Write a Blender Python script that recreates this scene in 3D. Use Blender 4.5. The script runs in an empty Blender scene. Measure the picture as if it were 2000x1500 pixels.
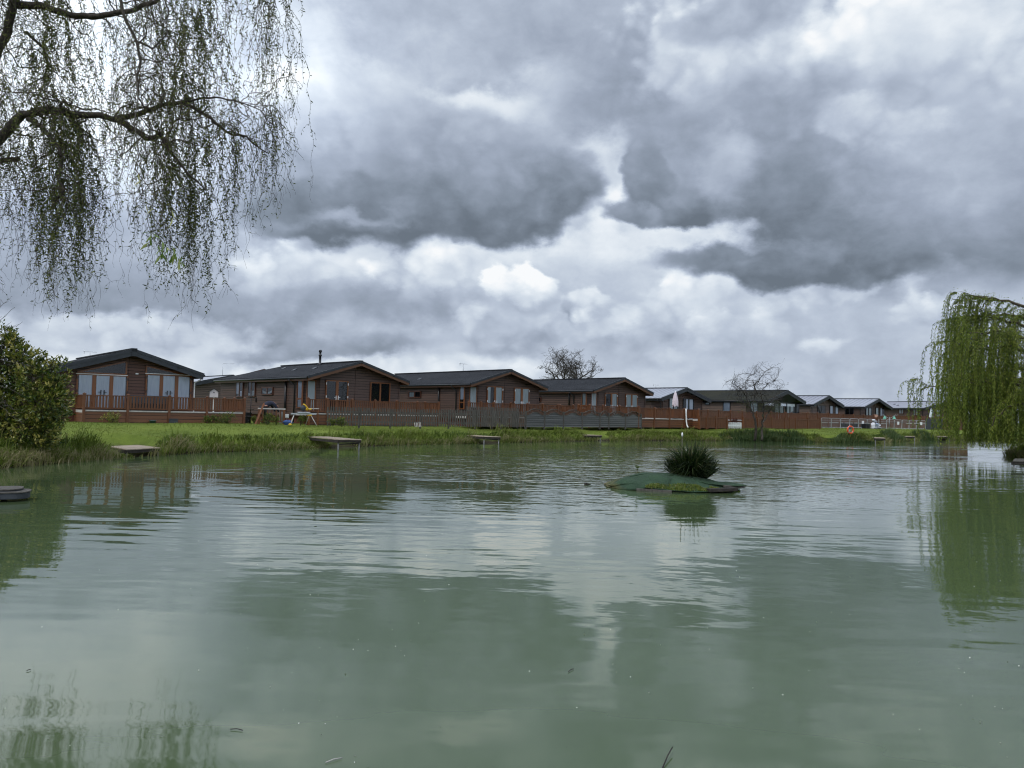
import bpy, math, random
import numpy as np
from mathutils import Vector, Matrix
random.seed(7)
RNG = np.random.default_rng(11)
S = bpy.context.scene
R = math.radians

# ------------------------------------------------------------------ camera
EYE = 1.8                                   # metres above the water (water is z = 0)
F = 1500.0                                  # focal length in pixels of the 2000 x 1500 photograph
cd = bpy.data.cameras.new("camera")
cd.sensor_width = 36.0
cd.lens = 36.0 * F / 2000.0
cd.clip_start = 0.05
cd.clip_end = 9000.0
cam = bpy.data.objects.new("camera", cd)
S.collection.objects.link(cam)
PITCH = math.atan(53.0 / F)
cam.matrix_world = (Matrix.Translation((0, 0, EYE)) @ Matrix.Rotation(math.pi / 2 + PITCH, 4, 'X')
                    @ Matrix.Rotation(R(1.4), 4, 'Z'))
S.camera = cam
CM = cam.matrix_world.to_3x3()
CO = Vector((0, 0, EYE))

def ray(px, py):
    return CM @ Vector(((px - 1000.0) / F, -(py - 750.0) / F, -1.0))
def at_y(px, py, Y):
    d = ray(px, py); return CO + d * (Y / d.y)
def at_z(px, py, z):
    d = ray(px, py); return CO + d * ((z - EYE) / d.z)
def proj(p):
    q = CM.transposed() @ (Vector(p) - CO)
    return (1000 + F * q.x / -q.z, 750 - F * q.y / -q.z)

# ------------------------------------------------------------------ sky
W = bpy.data.worlds.new("World")
S.world = W
W.use_nodes = True
nt = W.node_tree
nt.nodes.clear()
N, L = nt.nodes, nt.links
def nd(t, **k):
    n = N.new(t)
    for a, b in k.items(): setattr(n, a, b)
    return n
def mth(op, a, b=None, c=None, clamp=False):
    n = nd('ShaderNodeMath', operation=op, use_clamp=clamp)
    for i, v in enumerate((a, b, c)):
        if v is None: continue
        if isinstance(v, (int, float)): n.inputs[i].default_value = v
        else: L.new(v, n.inputs[i])
    return n.outputs[0]
def vm(op, a, b=None, sc=None):
    n = nd('ShaderNodeVectorMath', operation=op)
    for i, v in enumerate((a, b)):
        if v is None: continue
        if isinstance(v, (tuple, list)): n.inputs[i].default_value = v
        else: L.new(v, n.inputs[i])
    if sc is not None: n.inputs['Scale'].default_value = sc
    return n.outputs[1] if op == 'LENGTH' else n.outputs[0]
def noise(vec, scale, detail=4, rough=0.5, off=None, dist=0.0):
    n = nd('ShaderNodeTexNoise')
    n.inputs['Scale'].default_value = scale
    n.inputs['Detail'].default_value = detail
    n.inputs['Roughness'].default_value = rough
    n.inputs['Distortion'].default_value = dist
    L.new(vec if off is None else vm('ADD', vec, off), n.inputs['Vector'])
    return n.outputs
tc = nd('ShaderNodeTexCoord')
dirv = vm('NORMALIZE', tc.outputs['Generated'])
sp = nd('ShaderNodeSeparateXYZ'); L.new(dirv, sp.inputs[0])
az = mth('ARCTAN2', sp.outputs[0], sp.outputs[1])
el = mth('ARCSINE', sp.outputs[2])
cb = nd('ShaderNodeCombineXYZ'); L.new(az, cb.inputs[0]); L.new(el, cb.inputs[1])
P0 = cb.outputs[0]
Q = vm('MULTIPLY', dirv, (1.0, 1.0, 1.5))
def warp(base, scale, amt, detail, off):
    c = noise(Q, scale, detail, 0.55, off)[1]
    return vm('ADD', base, vm('MULTIPLY', vm('SUBTRACT', c, (0.5, 0.5, 0.5)), (amt, amt, 0.0)))
PW1 = warp(P0, 8.0, 0.07, 2, (3.1, 1.7, 0.4))
PWs = warp(PW1, 20.0, 0.045, 5, (0.3, 5.7, 2.4))        # soft, wispy
PWf = warp(warp(P0, 9.0, 0.05, 2, (7.1, 2.7, 5.4)), 38.0, 0.024, 6, (9.3, 5.1, 1.4))     # cumulus
# billows: rounded lumps of two sizes
def voro(scale, off):
    v = nd('ShaderNodeTexVoronoi', feature='SMOOTH_F1')
    v.inputs['Scale'].default_value = scale
    v.inputs['Smoothness'].default_value = 0.35
    vv = vm('ADD', vm('MULTIPLY', PWf, (1, 1.15, 1)), off)
    L.new(vv, v.inputs['Vector'])
    return v.outputs['Distance']
bil = mth('ADD', mth('MULTIPLY', mth('SUBTRACT', 0.5, voro(20, (1.3, 2.1, 0))), 0.65),
          mth('MULTIPLY', mth('SUBTRACT', 0.5, voro(48, (5.3, 0.1, 0))), 0.4))
fbm = mth('SUBTRACT', noise(Q, 7.0, 6, 0.55, (1.1, 8.2, 3.3), 0.3)[0], 0.5)
fin = mth('SUBTRACT', noise(Q, 17.0, 6, 0.62, (4.1, 0.2, 6.3), 0.2)[0], 0.5)

def AE(px, py):
    d = ray(px, py).normalized()
    return math.atan2(d.x, d.y), math.asin(d.z)
# slowly varying base brightness: darker low grey veil, brighter aloft
B = mth('ADD', 0.72, mth('MULTIPLY', fbm, 0.22))
def layer(B, px, py, rx, ry, rot, soft, top, bot, alpha=1.0, k=0.0, fine=False, n=0.0):
    a, e = AE(px, py)
    v = vm('SUBTRACT', PWf if fine else PWs, (a, e, 0))
    if rot:
        ro = nd('ShaderNodeVectorRotate', rotation_type='Z_AXIS')
        ro.inputs['Angle'].default_value = R(rot)
        L.new(v, ro.inputs[0]); v = ro.outputs[0]
    v = vm('MULTIPLY', v, (F / rx, F / ry, 0))
    r = vm('LENGTH', v)
    if k: r = mth('MULTIPLY_ADD', bil, -k, r)
    if n: r = mth('MULTIPLY_ADD', fin, -n, r)
    mr = nd('ShaderNodeMapRange', interpolation_type='SMOOTHSTEP')
    L.new(r, mr.inputs[0])
    for i, q in enumerate((1 + soft, 1 - soft, 0.0, alpha)): mr.inputs[i + 1].default_value = q
    if top != bot:
        s2 = nd('ShaderNodeSeparateXYZ'); L.new(v, s2.inputs[0])
        t = nd('ShaderNodeMapRange', interpolation_type='SMOOTHSTEP'); L.new(s2.outputs[1], t.inputs[0])
        for i, q in enumerate((-0.8, 0.9, bot, top)): t.inputs[i + 1].default_value = q
        tgt = t.outputs[0]
        if k: tgt = mth('MULTIPLY_ADD', bil, 0.22 if top > .7 else 0.07, tgt)
    else: tgt = top
    m = nd('ShaderNodeMix', data_type='FLOAT')
    L.new(mr.outputs[0], m.inputs[0]); L.new(B, m.inputs[2])
    if isinstance(tgt, float): m.inputs[3].default_value = tgt
    else: L.new(tgt, m.inputs[3])
    return m.outputs[0]
#        px    py    rx   ry  rot soft  top  bot  alpha k fine n
CL = [
 (1000, -500, 1900, 420, 0, .5, .66, .60, .6),
 (150, 200, 420, 270, 0, .5, .92, .88, .85),
 (300, 540, 560, 150, 0, .4, .66, .58, .9),
 (900, 90, 420, 170, -4, .6, .72, .67, .9, 0, False, .4),
 (1020, 110, 260, 110, -20, .6, .67, .63, .8, 0, False, .5),
 (700, 270, 240, 90, 0, .6, .82, .74, .8, 0, False, .5),
 (600, 190, 95, 62, 10, .55, .99, .93, .95, 0, False, .8),
 (700, 150, 90, 34, 20, .6, .86, .80, .8, 0, False, .8),
 (600, 50, 90, 40, 0, .7, .88, .84, .7, 0, False, .6),
 (820, 160, 160, 50, 0, .7, .78, .76, .5, 0, False, .6),
 (960, 215, 110, 26, 4, .6, .95, .90, .9, 0, False, .9),
 (1070, 210, 90, 60, 0, .6, .84, .80, .7, 0, False, .8),
 (1230, 200, 190, 120, -30, .5, .64, .56, .9, 0, False, .5),
 (1480, 130, 260, 100, 8, .32, .90, .70, .97, .8, True, .35),
 (1740, 130, 170, 140, 10, .34, .95, .76, .97, 1.0, True, .6),
 (1700, 190, 80, 60, 10, .50, .80, .74, .8, .5, True, .4),
 (1920, 190, 140, 170, 0, .6, .80, .74, .8, .3, True, .5),
 (1900, 40, 130, 60, 0, .5, .88, .84, .6, 0, False, .6),
 (1450, 35, 130, 42, -6, .4, .63, .63, .85, .2, True, .3),
 (1450, 260, 300, 80, -8, .5, .63, .55, .92, 0, False, .4),
 (1180, 340, 110, 70, 0, .6, .86, .80, .85, 0, False, .8),
 (1390, 330, 60, 60, 0, .6, .82, .80, .6, 0, False, .8),
 (1640, 400, 350, 160, 4, .34, .60, .46, .97, .1, False, .45),
 (1560, 440, 190, 100, 0, .6, .49, .43, .85, 0, False, .3),
 (1920, 440, 200, 110, 0, .5, .66, .50, .9, 0, False, .3),
 (1850, 310, 160, 80, 20, .6, .72, .64, .8, 0, False, .4),
 (1700, 230, 90, 40, 20, .6, .84, .78, .6, .4, True, .4),
 # pale gaps and cumulus under the big clouds
 (1180, 515, 400, 62, 3, .4, .86, .85, .95, 0, False, .3),
 (1290, 460, 120, 40, 3, .4, .90, .86, .95, .4, True, .3),
 (740, 545, 320, 80, -6, .3, .86, .66, .92, .9, True, .4),
 (900, 530, 150, 70, -10, .3, .92, .74, .9, .9, True, .3),
 (560, 630, 400, 60, -4, .35, .62, .52, .9, .3, True, .4),
 (250, 610, 300, 60, 0, .5, .60, .54, .8, 0, False, .4),
 (1180, 700, 520, 45, 4, .5, .79, .79, .8, 0, False, .3),
 (600, 712, 560, 30, 0, .4, .84, .85, .9, .3, True, .4),
 (640, 680, 190, 24, -8, .35, .62, .54, .95, .5, True, .5),
 (1010, 640, 120, 62, 0, .35, .80, .58, .95, .8, True, .2),
 (1150, 560, 170, 60, 0, .5, .76, .74, .9),
 (1035, 572, 84, 50, 5, .16, .99, .72, 1.0, 1.0, True, .4),
 (1155, 596, 60, 52, 5, .16, .94, .58, 1.0, .9, True, .3),
 (1270, 640, 160, 58, -10, .35, .82, .64, .95, .8, True, .2),
 (1390, 595, 110, 64, 0, .3, .90, .76, .9, .9, True, .2),
 (1440, 650, 90, 38, 6, .2, .92, .68, .95, .8, True, .2),
 (1330, 700, 150, 28, 0, .5, .74, .64, .8, .5, True, .3),
 (1720, 650, 360, 80, 0, .6, .73, .72, .85),
 (1612, 678, 52, 15, 0, .5, .84, .70, .8, 1.1, True, .7),
 (1810, 612, 66, 22, 0, .5, .85, .73, .85, 1.1, True, .7),
 (1580, 740, 500, 40, 0, .7, .72, .71, .8),
 (1620, 560, 200, 26, -4, .4, .84, .70, .85, .7, True, .3),
 (190, 655, 260, 34, -3, .4, .82, .72, .9, .6, True, .4),
 (1400, 350, 55, 70, 20, .6, .80, .76, .5, 0, False, .9),
 (1300, 470, 150, 26, 4, .5, .90, .88, .9, 0, False, .6),
 (1195, 400, 30, 60, 20, .5, .96, .92, .9, 0, False, .7),
 # the hero dark clouds
 (700, 330, 250, 120, 0, .35, .70, .55, .9, .2, False, .5),
 (730, 415, 240, 56, -4, .28, .50, .44, .95, 0, False, .35),
 (900, 345, 170, 105, 16, .34, .66, .50, .95, .3, False, .55),
 (935, 290, 60, 60, 20, .4, .66, .58, .8, .4, True, .6),
 (1020, 388, 150, 84, -18, .17, .60, .43, 1.0, .35, True, .3),
 (960, 410, 130, 56, 0, .4, .53, .43, .9, .2, True, .3),
 (640, 445, 130, 22, -6, .4, .56, .42, .9, 0, False, .3),
 (700, 426, 80, 9, -12, .7, .66, .66, .6),
 (1285, 300, 22, 34, 0, .4, .62, .56, .9, .4, True, .7),
 (1266, 355, 52, 80, -14, .2, .57, .47, 1.0, .6, True, .6),
 (1240, 420, 62, 24, 12, .3, .56, .50, .95, .4, True, .5),
 (1345, 408, 50, 42, -14, .18, .53, .43, 1.0, .6, True, .5),
 (1560, 515, 240, 34, 4, .3, .48, .42, .9, .2, False, .35),
]
_ps, _pf = PWs, PWf
for i_, c in enumerate(CL):
    if i_ % 6 == 5:      # evaluate the cloud layers in short groups (keeps the shader stack small)
        z_ = mth('MULTIPLY', B, 1e-6)
        PWs, PWf = vm('ADD', _ps, z_), vm('ADD', _pf, z_)
    B = layer(B, *c)
B = mth('ADD', B, mth('MULTIPLY', fin, 0.19))
B = mth('ADD', B, mth('MULTIPLY', mth('SUBTRACT', bil, .12), 0.07))
B = mth('ADD', B, mth('MULTIPLY', fbm, 0.07))
B = mth('MULTIPLY_ADD', mth('SUBTRACT', B, 0.66), 1.08, 0.667)
rmp = nd('ShaderNodeValToRGB')
def lin(h):
    h = h.lstrip('#'); c = [int(h[i:i + 2], 16) / 255 for i in (0, 2, 4)]
    return tuple(x / 12.92 if x <= .04045 else ((x + .055) / 1.055) ** 2.4 for x in c) + (1,)
stops = [(0.40, '#6a7480'), (0.50, '#848f9e'), (0.62, '#a0abbd'), (0.72, '#b9c4d5'), (0.82, '#d2dce8'), (0.92, '#e9f0f7'), (1.0, '#fbfdff')]
cr = rmp.color_ramp
while len(cr.elements) < len(stops): cr.elements.new(0.5)
for e_, (p_, h_) in zip(cr.elements, stops): e_.position = p_; e_.color = lin(h_)
L.new(B, rmp.inputs[0])
SUN_EL, SUN_AZ = R(50), R(-140)              # azimuth measured from +Y towards +X
sky = nd('ShaderNodeTexSky', sky_type='NISHITA')
sky.sun_disc = False
sky.sun_elevation = SUN_EL
sky.sun_rotation = SUN_AZ
bs = nd('ShaderNodeMixRGB', blend_type='MIX')
skl = nd('ShaderNodeMixRGB', blend_type='MULTIPLY'); skl.inputs[0].default_value = 1
L.new(sky.outputs[0], skl.inputs[1]); skl.inputs[2].default_value = (.08, .08, .08, 1)
bs.inputs[0].default_value = 0.97
L.new(skl.outputs[0], bs.inputs[1]); L.new(rmp.outputs[0], bs.inputs[2])
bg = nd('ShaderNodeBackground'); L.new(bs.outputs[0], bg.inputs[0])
# sky strength raised overhead and behind the camera as added fill light
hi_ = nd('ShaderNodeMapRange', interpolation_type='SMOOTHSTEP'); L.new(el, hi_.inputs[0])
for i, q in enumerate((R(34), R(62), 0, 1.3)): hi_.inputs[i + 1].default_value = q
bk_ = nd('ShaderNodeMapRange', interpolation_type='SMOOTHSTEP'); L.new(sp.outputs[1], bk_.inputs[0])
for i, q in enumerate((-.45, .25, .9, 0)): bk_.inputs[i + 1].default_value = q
a_, e_ = AE(130, 60)
r_ = vm('LENGTH', vm('MULTIPLY', vm('SUBTRACT', PW1, (a_, e_, 0)), (F / 620, F / 420, 0)))
gl = nd('ShaderNodeMapRange', interpolation_type='SMOOTHSTEP'); L.new(r_, gl.inputs[0])      # the sun sits behind this thin part of the cloud
for i, q in enumerate((1.15, .1, 0, .5)): gl.inputs[i + 1].default_value = q
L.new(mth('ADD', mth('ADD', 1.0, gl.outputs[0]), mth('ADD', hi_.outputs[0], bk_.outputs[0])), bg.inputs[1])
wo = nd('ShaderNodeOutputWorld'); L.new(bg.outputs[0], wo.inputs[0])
W.cycles.sampling_method = 'MANUAL'; W.cycles.sample_map_resolution = 512

sl = bpy.data.lights.new("sun", 'SUN')
sl.energy = 1.3; sl.angle = R(14); sl.color = (1.0, 0.95, 0.88)
sun = bpy.data.objects.new("sun", sl); S.collection.objects.link(sun)
sd_ = Vector((math.sin(SUN_AZ) * math.cos(SUN_EL), math.cos(SUN_AZ) * math.cos(SUN_EL), math.sin(SUN_EL)))
sun.rotation_euler = sd_.to_track_quat('Z', 'Y').to_euler()

S.view_settings.view_transform = 'Standard'
S.view_settings.look = 'None'
S.view_settings.exposure = 0.0
S.view_settings.gamma = 1.0
S.cycles.filter_width = 1.15
S.cycles.use_adaptive_sampling = True
S.cycles.adaptive_threshold = 0.02
S.cycles.adaptive_min_samples = 12
S.cycles.max_bounces = 5
S.cycles.transparent_max_bounces = 12
S.cycles.caustics_reflective = False
S.cycles.caustics_refractive = False

# ------------------------------------------------------------------ helpers
C = S.collection
G = 0.82                                     # level of the lawn by the lodges
def tag(o, label=None, cat=None, group=None, kind=None):
    if label: o['label'] = label
    if cat: o['category'] = cat
    if group: o['group'] = group
    if kind: o['kind'] = kind
    return o
def empty(name, loc, rz, label, cat, group=None):
    o = bpy.data.objects.new(name, None); C.objects.link(o)
    o.empty_display_size = 0.3
    o.location = loc; o.rotation_euler = (0, 0, rz)
    return tag(o, label, cat, group)
def copy_tree(o, parent=None):
    c = o.copy(); C.objects.link(c); c.parent = parent
    for ch in list(o.children): copy_tree(ch, c)
    return c

class MB:
    """collects boxes, bars, tubes and sheets into one mesh"""
    def __init__(s): s.v = []; s.f = []; s.sm = []
    def add(s, vs, fs, smooth=False):
        b = len(s.v); s.v += [tuple(v) for v in vs]
        s.f += [tuple(b + i for i in f) for f in fs]; s.sm += [smooth] * len(fs)
    def box(s, x0, y0, z0, x1, y1, z1):
        x0, x1 = sorted((x0, x1)); y0, y1 = sorted((y0, y1)); z0, z1 = sorted((z0, z1))
        s.add([(x0, y0, z0), (x1, y0, z0), (x1, y1, z0), (x0, y1, z0), (x0, y0, z1), (x1, y0, z1), (x1, y1, z1), (x0, y1, z1)],
              [(0, 3, 2, 1), (4, 5, 6, 7), (0, 1, 5, 4), (1, 2, 6, 5), (2, 3, 7, 6), (3, 0, 4, 7)])
        return s
    def bar(s, a, b, w, h, up=(0, 0, 1)):
        """rectangular bar from a to b, w wide, h high"""
        a, b, up = Vector(a), Vector(b), Vector(up)
        d = (b - a).normalized(); r = d.cross(up)
        if r.length < 1e-4: r = d.cross(Vector((1, 0, 0)))
        r.normalize(); u = r.cross(d)
        vs = [p + r * (w / 2 * i) + u * (h / 2 * j) for p in (a, b) for i, j in ((-1, -1), (1, -1), (1, 1), (-1, 1))]
        s.add(vs, [(0, 3, 2, 1), (4, 5, 6, 7), (0, 1, 5, 4), (1, 2, 6, 5), (2, 3, 7, 6), (3, 0, 4, 7)])
        return s
    def prism(s, pts, vec):
        """polygon pts extruded along vec"""
        n = len(pts); vec = Vector(vec)
        vs = [Vector(p) for p in pts] + [Vector(p) + vec for p in pts]
        s.add(vs, [tuple(range(n))[::-1], tuple(range(n, 2 * n))] + [(i, (i + 1) % n, n + (i + 1) % n, n + i) for i in range(n)])
        return s
    def tube(s, pts, rad, n=8, cap=True, smooth=True):
        pts = [Vector(p) for p in pts]; m = len(pts)
        if isinstance(rad, (int, float)): rad = [rad] * m
        vs = []; ref = None
        for i, p in enumerate(pts):
            d = (pts[min(i + 1, m - 1)] - pts[max(i - 1, 0)])
            if d.length < 1e-9: d = Vector((0, 0, 1))
            d.normalize()
            if ref is None: ref = d.cross(Vector((0.31, 0.2, 0.93)))
            ref = (ref - d * ref.dot(d)).normalized(); u = d.cross(ref)
            for k in range(n):
                a = 2 * math.pi * k / n
                vs.append(p + (ref * math.cos(a) + u * math.sin(a)) * rad[i])
        fs = [(i * n + k, i * n + (k + 1) % n, (i + 1) * n + (k + 1) % n, (i + 1) * n + k) for i in range(m - 1) for k in range(n)]
        if cap: fs += [tuple(range(n))[::-1], tuple((m - 1) * n + k for k in range(n))]
        s.add(vs, fs, smooth); return s
    def lathe(s, c, prof, n=16):
        vs = [(c[0] + r * math.cos(2 * math.pi * k / n), c[1] + r * math.sin(2 * math.pi * k / n), c[2] + z) for r, z in prof for k in range(n)]
        m = len(prof)
        s.add(vs, [(i * n + k, i * n + (k + 1) % n, (i + 1) * n + (k + 1) % n, (i + 1) * n + k) for i in range(m - 1) for k in range(n)], True)
        return s
    def grid(s, fn, nu, nv, smooth=True):
        vs = [fn(i / nu, j / nv) for j in range(nv + 1) for i in range(nu + 1)]
        s.add(vs, [(j * (nu + 1) + i, j * (nu + 1) + i + 1, (j + 1) * (nu + 1) + i + 1, (j + 1) * (nu + 1) + i) for j in range(nv) for i in range(nu)], smooth)
        return s
    def build(s, name, mat, parent=None, bevel=0.0):
        me = bpy.data.meshes.new(name)
        me.from_pydata(s.v, [], s.f); me.polygons.foreach_set('use_smooth', s.sm)
        me.materials.append(mat); me.update()
        o = bpy.data.objects.new(name, me); C.objects.link(o)
        if parent is not None: o.parent = parent
        if bevel:
            b = o.modifiers.new("bevel", 'BEVEL'); b.width = bevel; b.segments = 1; b.limit_method = 'ANGLE'
        return o

def np_mesh(name, v, f, mat, parent=None, tint=None, smooth=False, loc=None):
    """v (n,3) floats, f (m,k) ints, tint per face"""
    v = np.asarray(v, np.float32)
    if loc is not None: v = v - np.array(loc, np.float32)
    f = np.asarray(f, np.int32); k = f.shape[1]
    me = bpy.data.meshes.new(name)
    me.vertices.add(len(v)); me.vertices.foreach_set('co', v.ravel())
    me.loops.add(f.size); me.loops.foreach_set('vertex_index', f.ravel())
    me.polygons.add(len(f)); me.polygons.foreach_set('loop_start', np.arange(0, f.size, k, dtype=np.int32))
    if smooth: me.polygons.foreach_set('use_smooth', np.ones(len(f), bool))
    me.update(calc_edges=True)
    if tint is not None:
        a = me.attributes.new('tint', 'FLOAT', 'FACE'); a.data.foreach_set('value', np.asarray(tint, np.float32))
    me.materials.append(mat)
    o = bpy.data.objects.new(name, me); C.objects.link(o)
    if parent is not None: o.parent = parent
    elif loc is not None: o.location = loc
    return o

class Leaves:
    """many leaf-sized faces (rhombs), collected then built as one mesh"""
    def __init__(s): s.P = []; s.D = []; s.L = []; s.Wd = []; s.T = []
    def add(s, p, d, ln, w, t):
        s.P.append(p); s.D.append(d); s.L.append(ln); s.Wd.append(w); s.T.append(t)
    def build(s, name, mat, parent=None, fold=0.25, loc=None):
        P = np.array(s.P, np.float32); D = np.array(s.D, np.float32)
        D /= np.linalg.norm(D, axis=1, keepdims=True) + 1e-9
        Ln = np.array(s.L, np.float32)[:, None]; Wd = np.array(s.Wd, np.float32)[:, None]
        Rn = RNG.normal(size=P.shape).astype(np.float32)
        X = np.cross(D, Rn); X /= np.linalg.norm(X, axis=1, keepdims=True) + 1e-9
        Nn = np.cross(X, D)
        v = np.stack([P, P + D * Ln * .45 + X * Wd * .5 + Nn * Wd * fold, P + D * Ln, P + D * Ln * .45 - X * Wd * .5 + Nn * Wd * fold], 1).reshape(-1, 3)
        i = np.arange(len(P))[:, None] * 4
        f = np.concatenate([i + np.array([[0, 1, 2]]), i + np.array([[0, 2, 3]])], 1).reshape(-1, 3)
        return np_mesh(name, v, f, mat, parent, np.repeat(np.array(s.T), 2), loc=loc)

def blades(name, P, H, Wd, lean, tint, mat, parent=None, loc=None):
    """grass blades: P roots (n,3), H heights, Wd widths, lean (n,2) horizontal offset of the tip"""
    n = len(P); P = np.asarray(P, np.float32)
    a = RNG.uniform(0, 2 * np.pi, n)
    X = np.stack([np.cos(a), np.sin(a), np.zeros(n)], 1) * (Wd[:, None] / 2)
    Z = np.zeros((n, 3)); Z[:, 2] = H
    Ln = np.concatenate([lean, np.zeros((n, 1))], 1)
    mid = P + Z * .6 + Ln * .35
    tip = P + Z + Ln
    drop = np.linalg.norm(lean, axis=1) * .35
    tip[:, 2] -= drop
    v = np.stack([P - X, P + X, mid + X * .8, mid - X * .8, tip], 1).reshape(-1, 3)
    i = np.arange(n)[:, None] * 5
    f = np.concatenate([i + np.array([[0, 1, 2]]), i + np.array([[0, 2, 3]]), i + np.array([[3, 2, 4]])], 1).reshape(-1, 3)
    return np_mesh(name, v, f, mat, parent, np.repeat(tint, 3), loc=loc)

# ------------------------------------------------------------------ materials
class M_:
    def __init__(s, name):
        s.m = bpy.data.materials.new(name); s.m.use_nodes = True
        s.t = s.m.node_tree; s.b = s.t.nodes['Principled BSDF']; s.out = s.t.nodes['Material Output']
    def n(s, t, **k):
        x = s.t.nodes.new(t)
        for a, b in k.items(): setattr(x, a, b)
        return x
    def l(s, a, b): s.t.links.new(a, b)
    def math(s, op, a, b=None, c=None):
        x = s.n('ShaderNodeMath', operation=op)
        for i, v in enumerate((a, b, c)):
            if v is None: continue
            if isinstance(v, (int, float)): x.inputs[i].default_value = v
            else: s.l(v, x.inputs[i])
        return x.outputs[0]
    def coord(s, scale=(1, 1, 1), world=False):
        if world: o = s.n('ShaderNodeNewGeometry').outputs['Position']
        else: o = s.n('ShaderNodeTexCoord').outputs['Object']
        mp = s.n('ShaderNodeMapping'); mp.inputs['Scale'].default_value = scale
        s.l(o, mp.inputs[0]); return mp.outputs[0]
    def noise(s, vec, scale, detail=4, rough=.5):
        x = s.n('ShaderNodeTexNoise'); s.l(vec, x.inputs['Vector'])
        x.inputs['Scale'].default_value = scale; x.inputs['Detail'].default_value = detail; x.inputs['Roughness'].default_value = rough
        return x.outputs[0]
    def ramp(s, fac, stops):
        x = s.n('ShaderNodeValToRGB'); e = x.color_ramp.elements
        while len(e) < len(stops): e.new(.5)
        for q, (p, c) in zip(e, stops): q.position = p; q.color = tuple(c) + (1,)
        s.l(fac, x.inputs[0]); return x.outputs[0]
    def mix(s, f, a, b, mode='MIX'):
        x = s.n('ShaderNodeMixRGB', blend_type=mode)
        for i, v in enumerate((f, a, b)):
            if isinstance(v, (int, float)): x.inputs[i].default_value = v
            elif isinstance(v, tuple): x.inputs[i].default_value = v + (1,)
            else: s.l(v, x.inputs[i])
        return x.outputs[0]
    def bump(s, h, dist, strength=1.0):
        x = s.n('ShaderNodeBump'); x.inputs['Distance'].default_value = dist; x.inputs['Strength'].default_value = strength
        s.l(h, x.inputs['Height']); s.l(x.outputs[0], s.b.inputs['Normal']); return x
    def col(s, c): s.l(c, s.b.inputs['Base Color'])

def pm(name, c1, c2, scale=6, rough=.7, stretch=(1, 1, 1), bump=0.0, metal=0.0, spec=.4, detail=5):
    """plain weathered surface: noise between two colours"""
    m = M_(name); co = m.coord(stretch)
    f = m.noise(co, scale, detail, .6)
    m.col(m.ramp(f, [(.3, c1), (.7, c2)]))
    m.b.inputs['Roughness'].default_value = rough; m.b.inputs['Metallic'].default_value = metal
    m.b.inputs['Specular IOR Level'].default_value = spec
    if bump: m.bump(f, bump)
    return m.m
def tinted(name, stops, rough=.6, trans=.25, spec=.3):
    m = M_(name); at = m.n('ShaderNodeAttribute', attribute_name='tint')
    c = m.ramp(at.outputs['Fac'], stops); m.col(c)
    m.b.inputs['Roughness'].default_value = rough
    m.b.inputs['Specular IOR Level'].default_value = spec
    if trans:
        t = m.n('ShaderNodeBsdfTranslucent'); m.l(c, t.inputs[0])
        mx = m.n('ShaderNodeMixShader'); mx.inputs[0].default_value = trans
        m.l(m.b.outputs[0], mx.inputs[1]); m.l(t.outputs[0], mx.inputs[2]); m.l(mx.outputs[0], m.out.inputs[0])
    return m.m
def boards(name, c1, c2, pitch, gap=.17, depth=.02, axis='Z', rough=.6, grain=(2, 2, 14)):
    """cladding: boards of a given pitch with a shadow gap, grain and board to board variation"""
    m = M_(name)
    tcn = m.n('ShaderNodeTexCoord'); sx = m.n('ShaderNodeSeparateXYZ'); m.l(tcn.outputs['Object'], sx.inputs[0])
    z = m.math('DIVIDE', sx.outputs[axis], pitch)
    fr = m.math('FRACT', z); fl = m.math('FLOOR', z)
    cv = m.n('ShaderNodeCombineXYZ'); m.l(m.math('MULTIPLY', fl, 3.7), cv.inputs[2])
    bx = m.n('ShaderNodeVectorMath', operation='MULTIPLY'); m.l(tcn.outputs['Object'], bx.inputs[0]); bx.inputs[1].default_value = (.22, .22, 0)
    ad = m.n('ShaderNodeVectorMath', operation='ADD'); m.l(cv.outputs[0], ad.inputs[0]); m.l(bx.outputs[0], ad.inputs[1])
    var = m.noise(ad.outputs[0], 1.0, 2)
    gr = m.noise(m.coord(grain), 3, 5, .65)
    c = m.ramp(m.math('ADD', m.math('MULTIPLY', var, .6), m.math('MULTIPLY', gr, .4)), [(.35, c1), (.65, c2)])
    gp = m.math('LESS_THAN', fr, gap)
    c = m.mix(m.math('MULTIPLY', gp, .85), c, tuple(x * .12 for x in c1))
    m.col(c); m.b.inputs['Roughness'].default_value = rough
    h = m.math('MULTIPLY_ADD', m.math('SUBTRACT', 1.0, gp), m.math('SUBTRACT', 1.3, m.math('MULTIPLY', fr, .6)), m.math('MULTIPLY', gr, .15))
    m.bump(h, depth)
    return m.m
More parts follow.
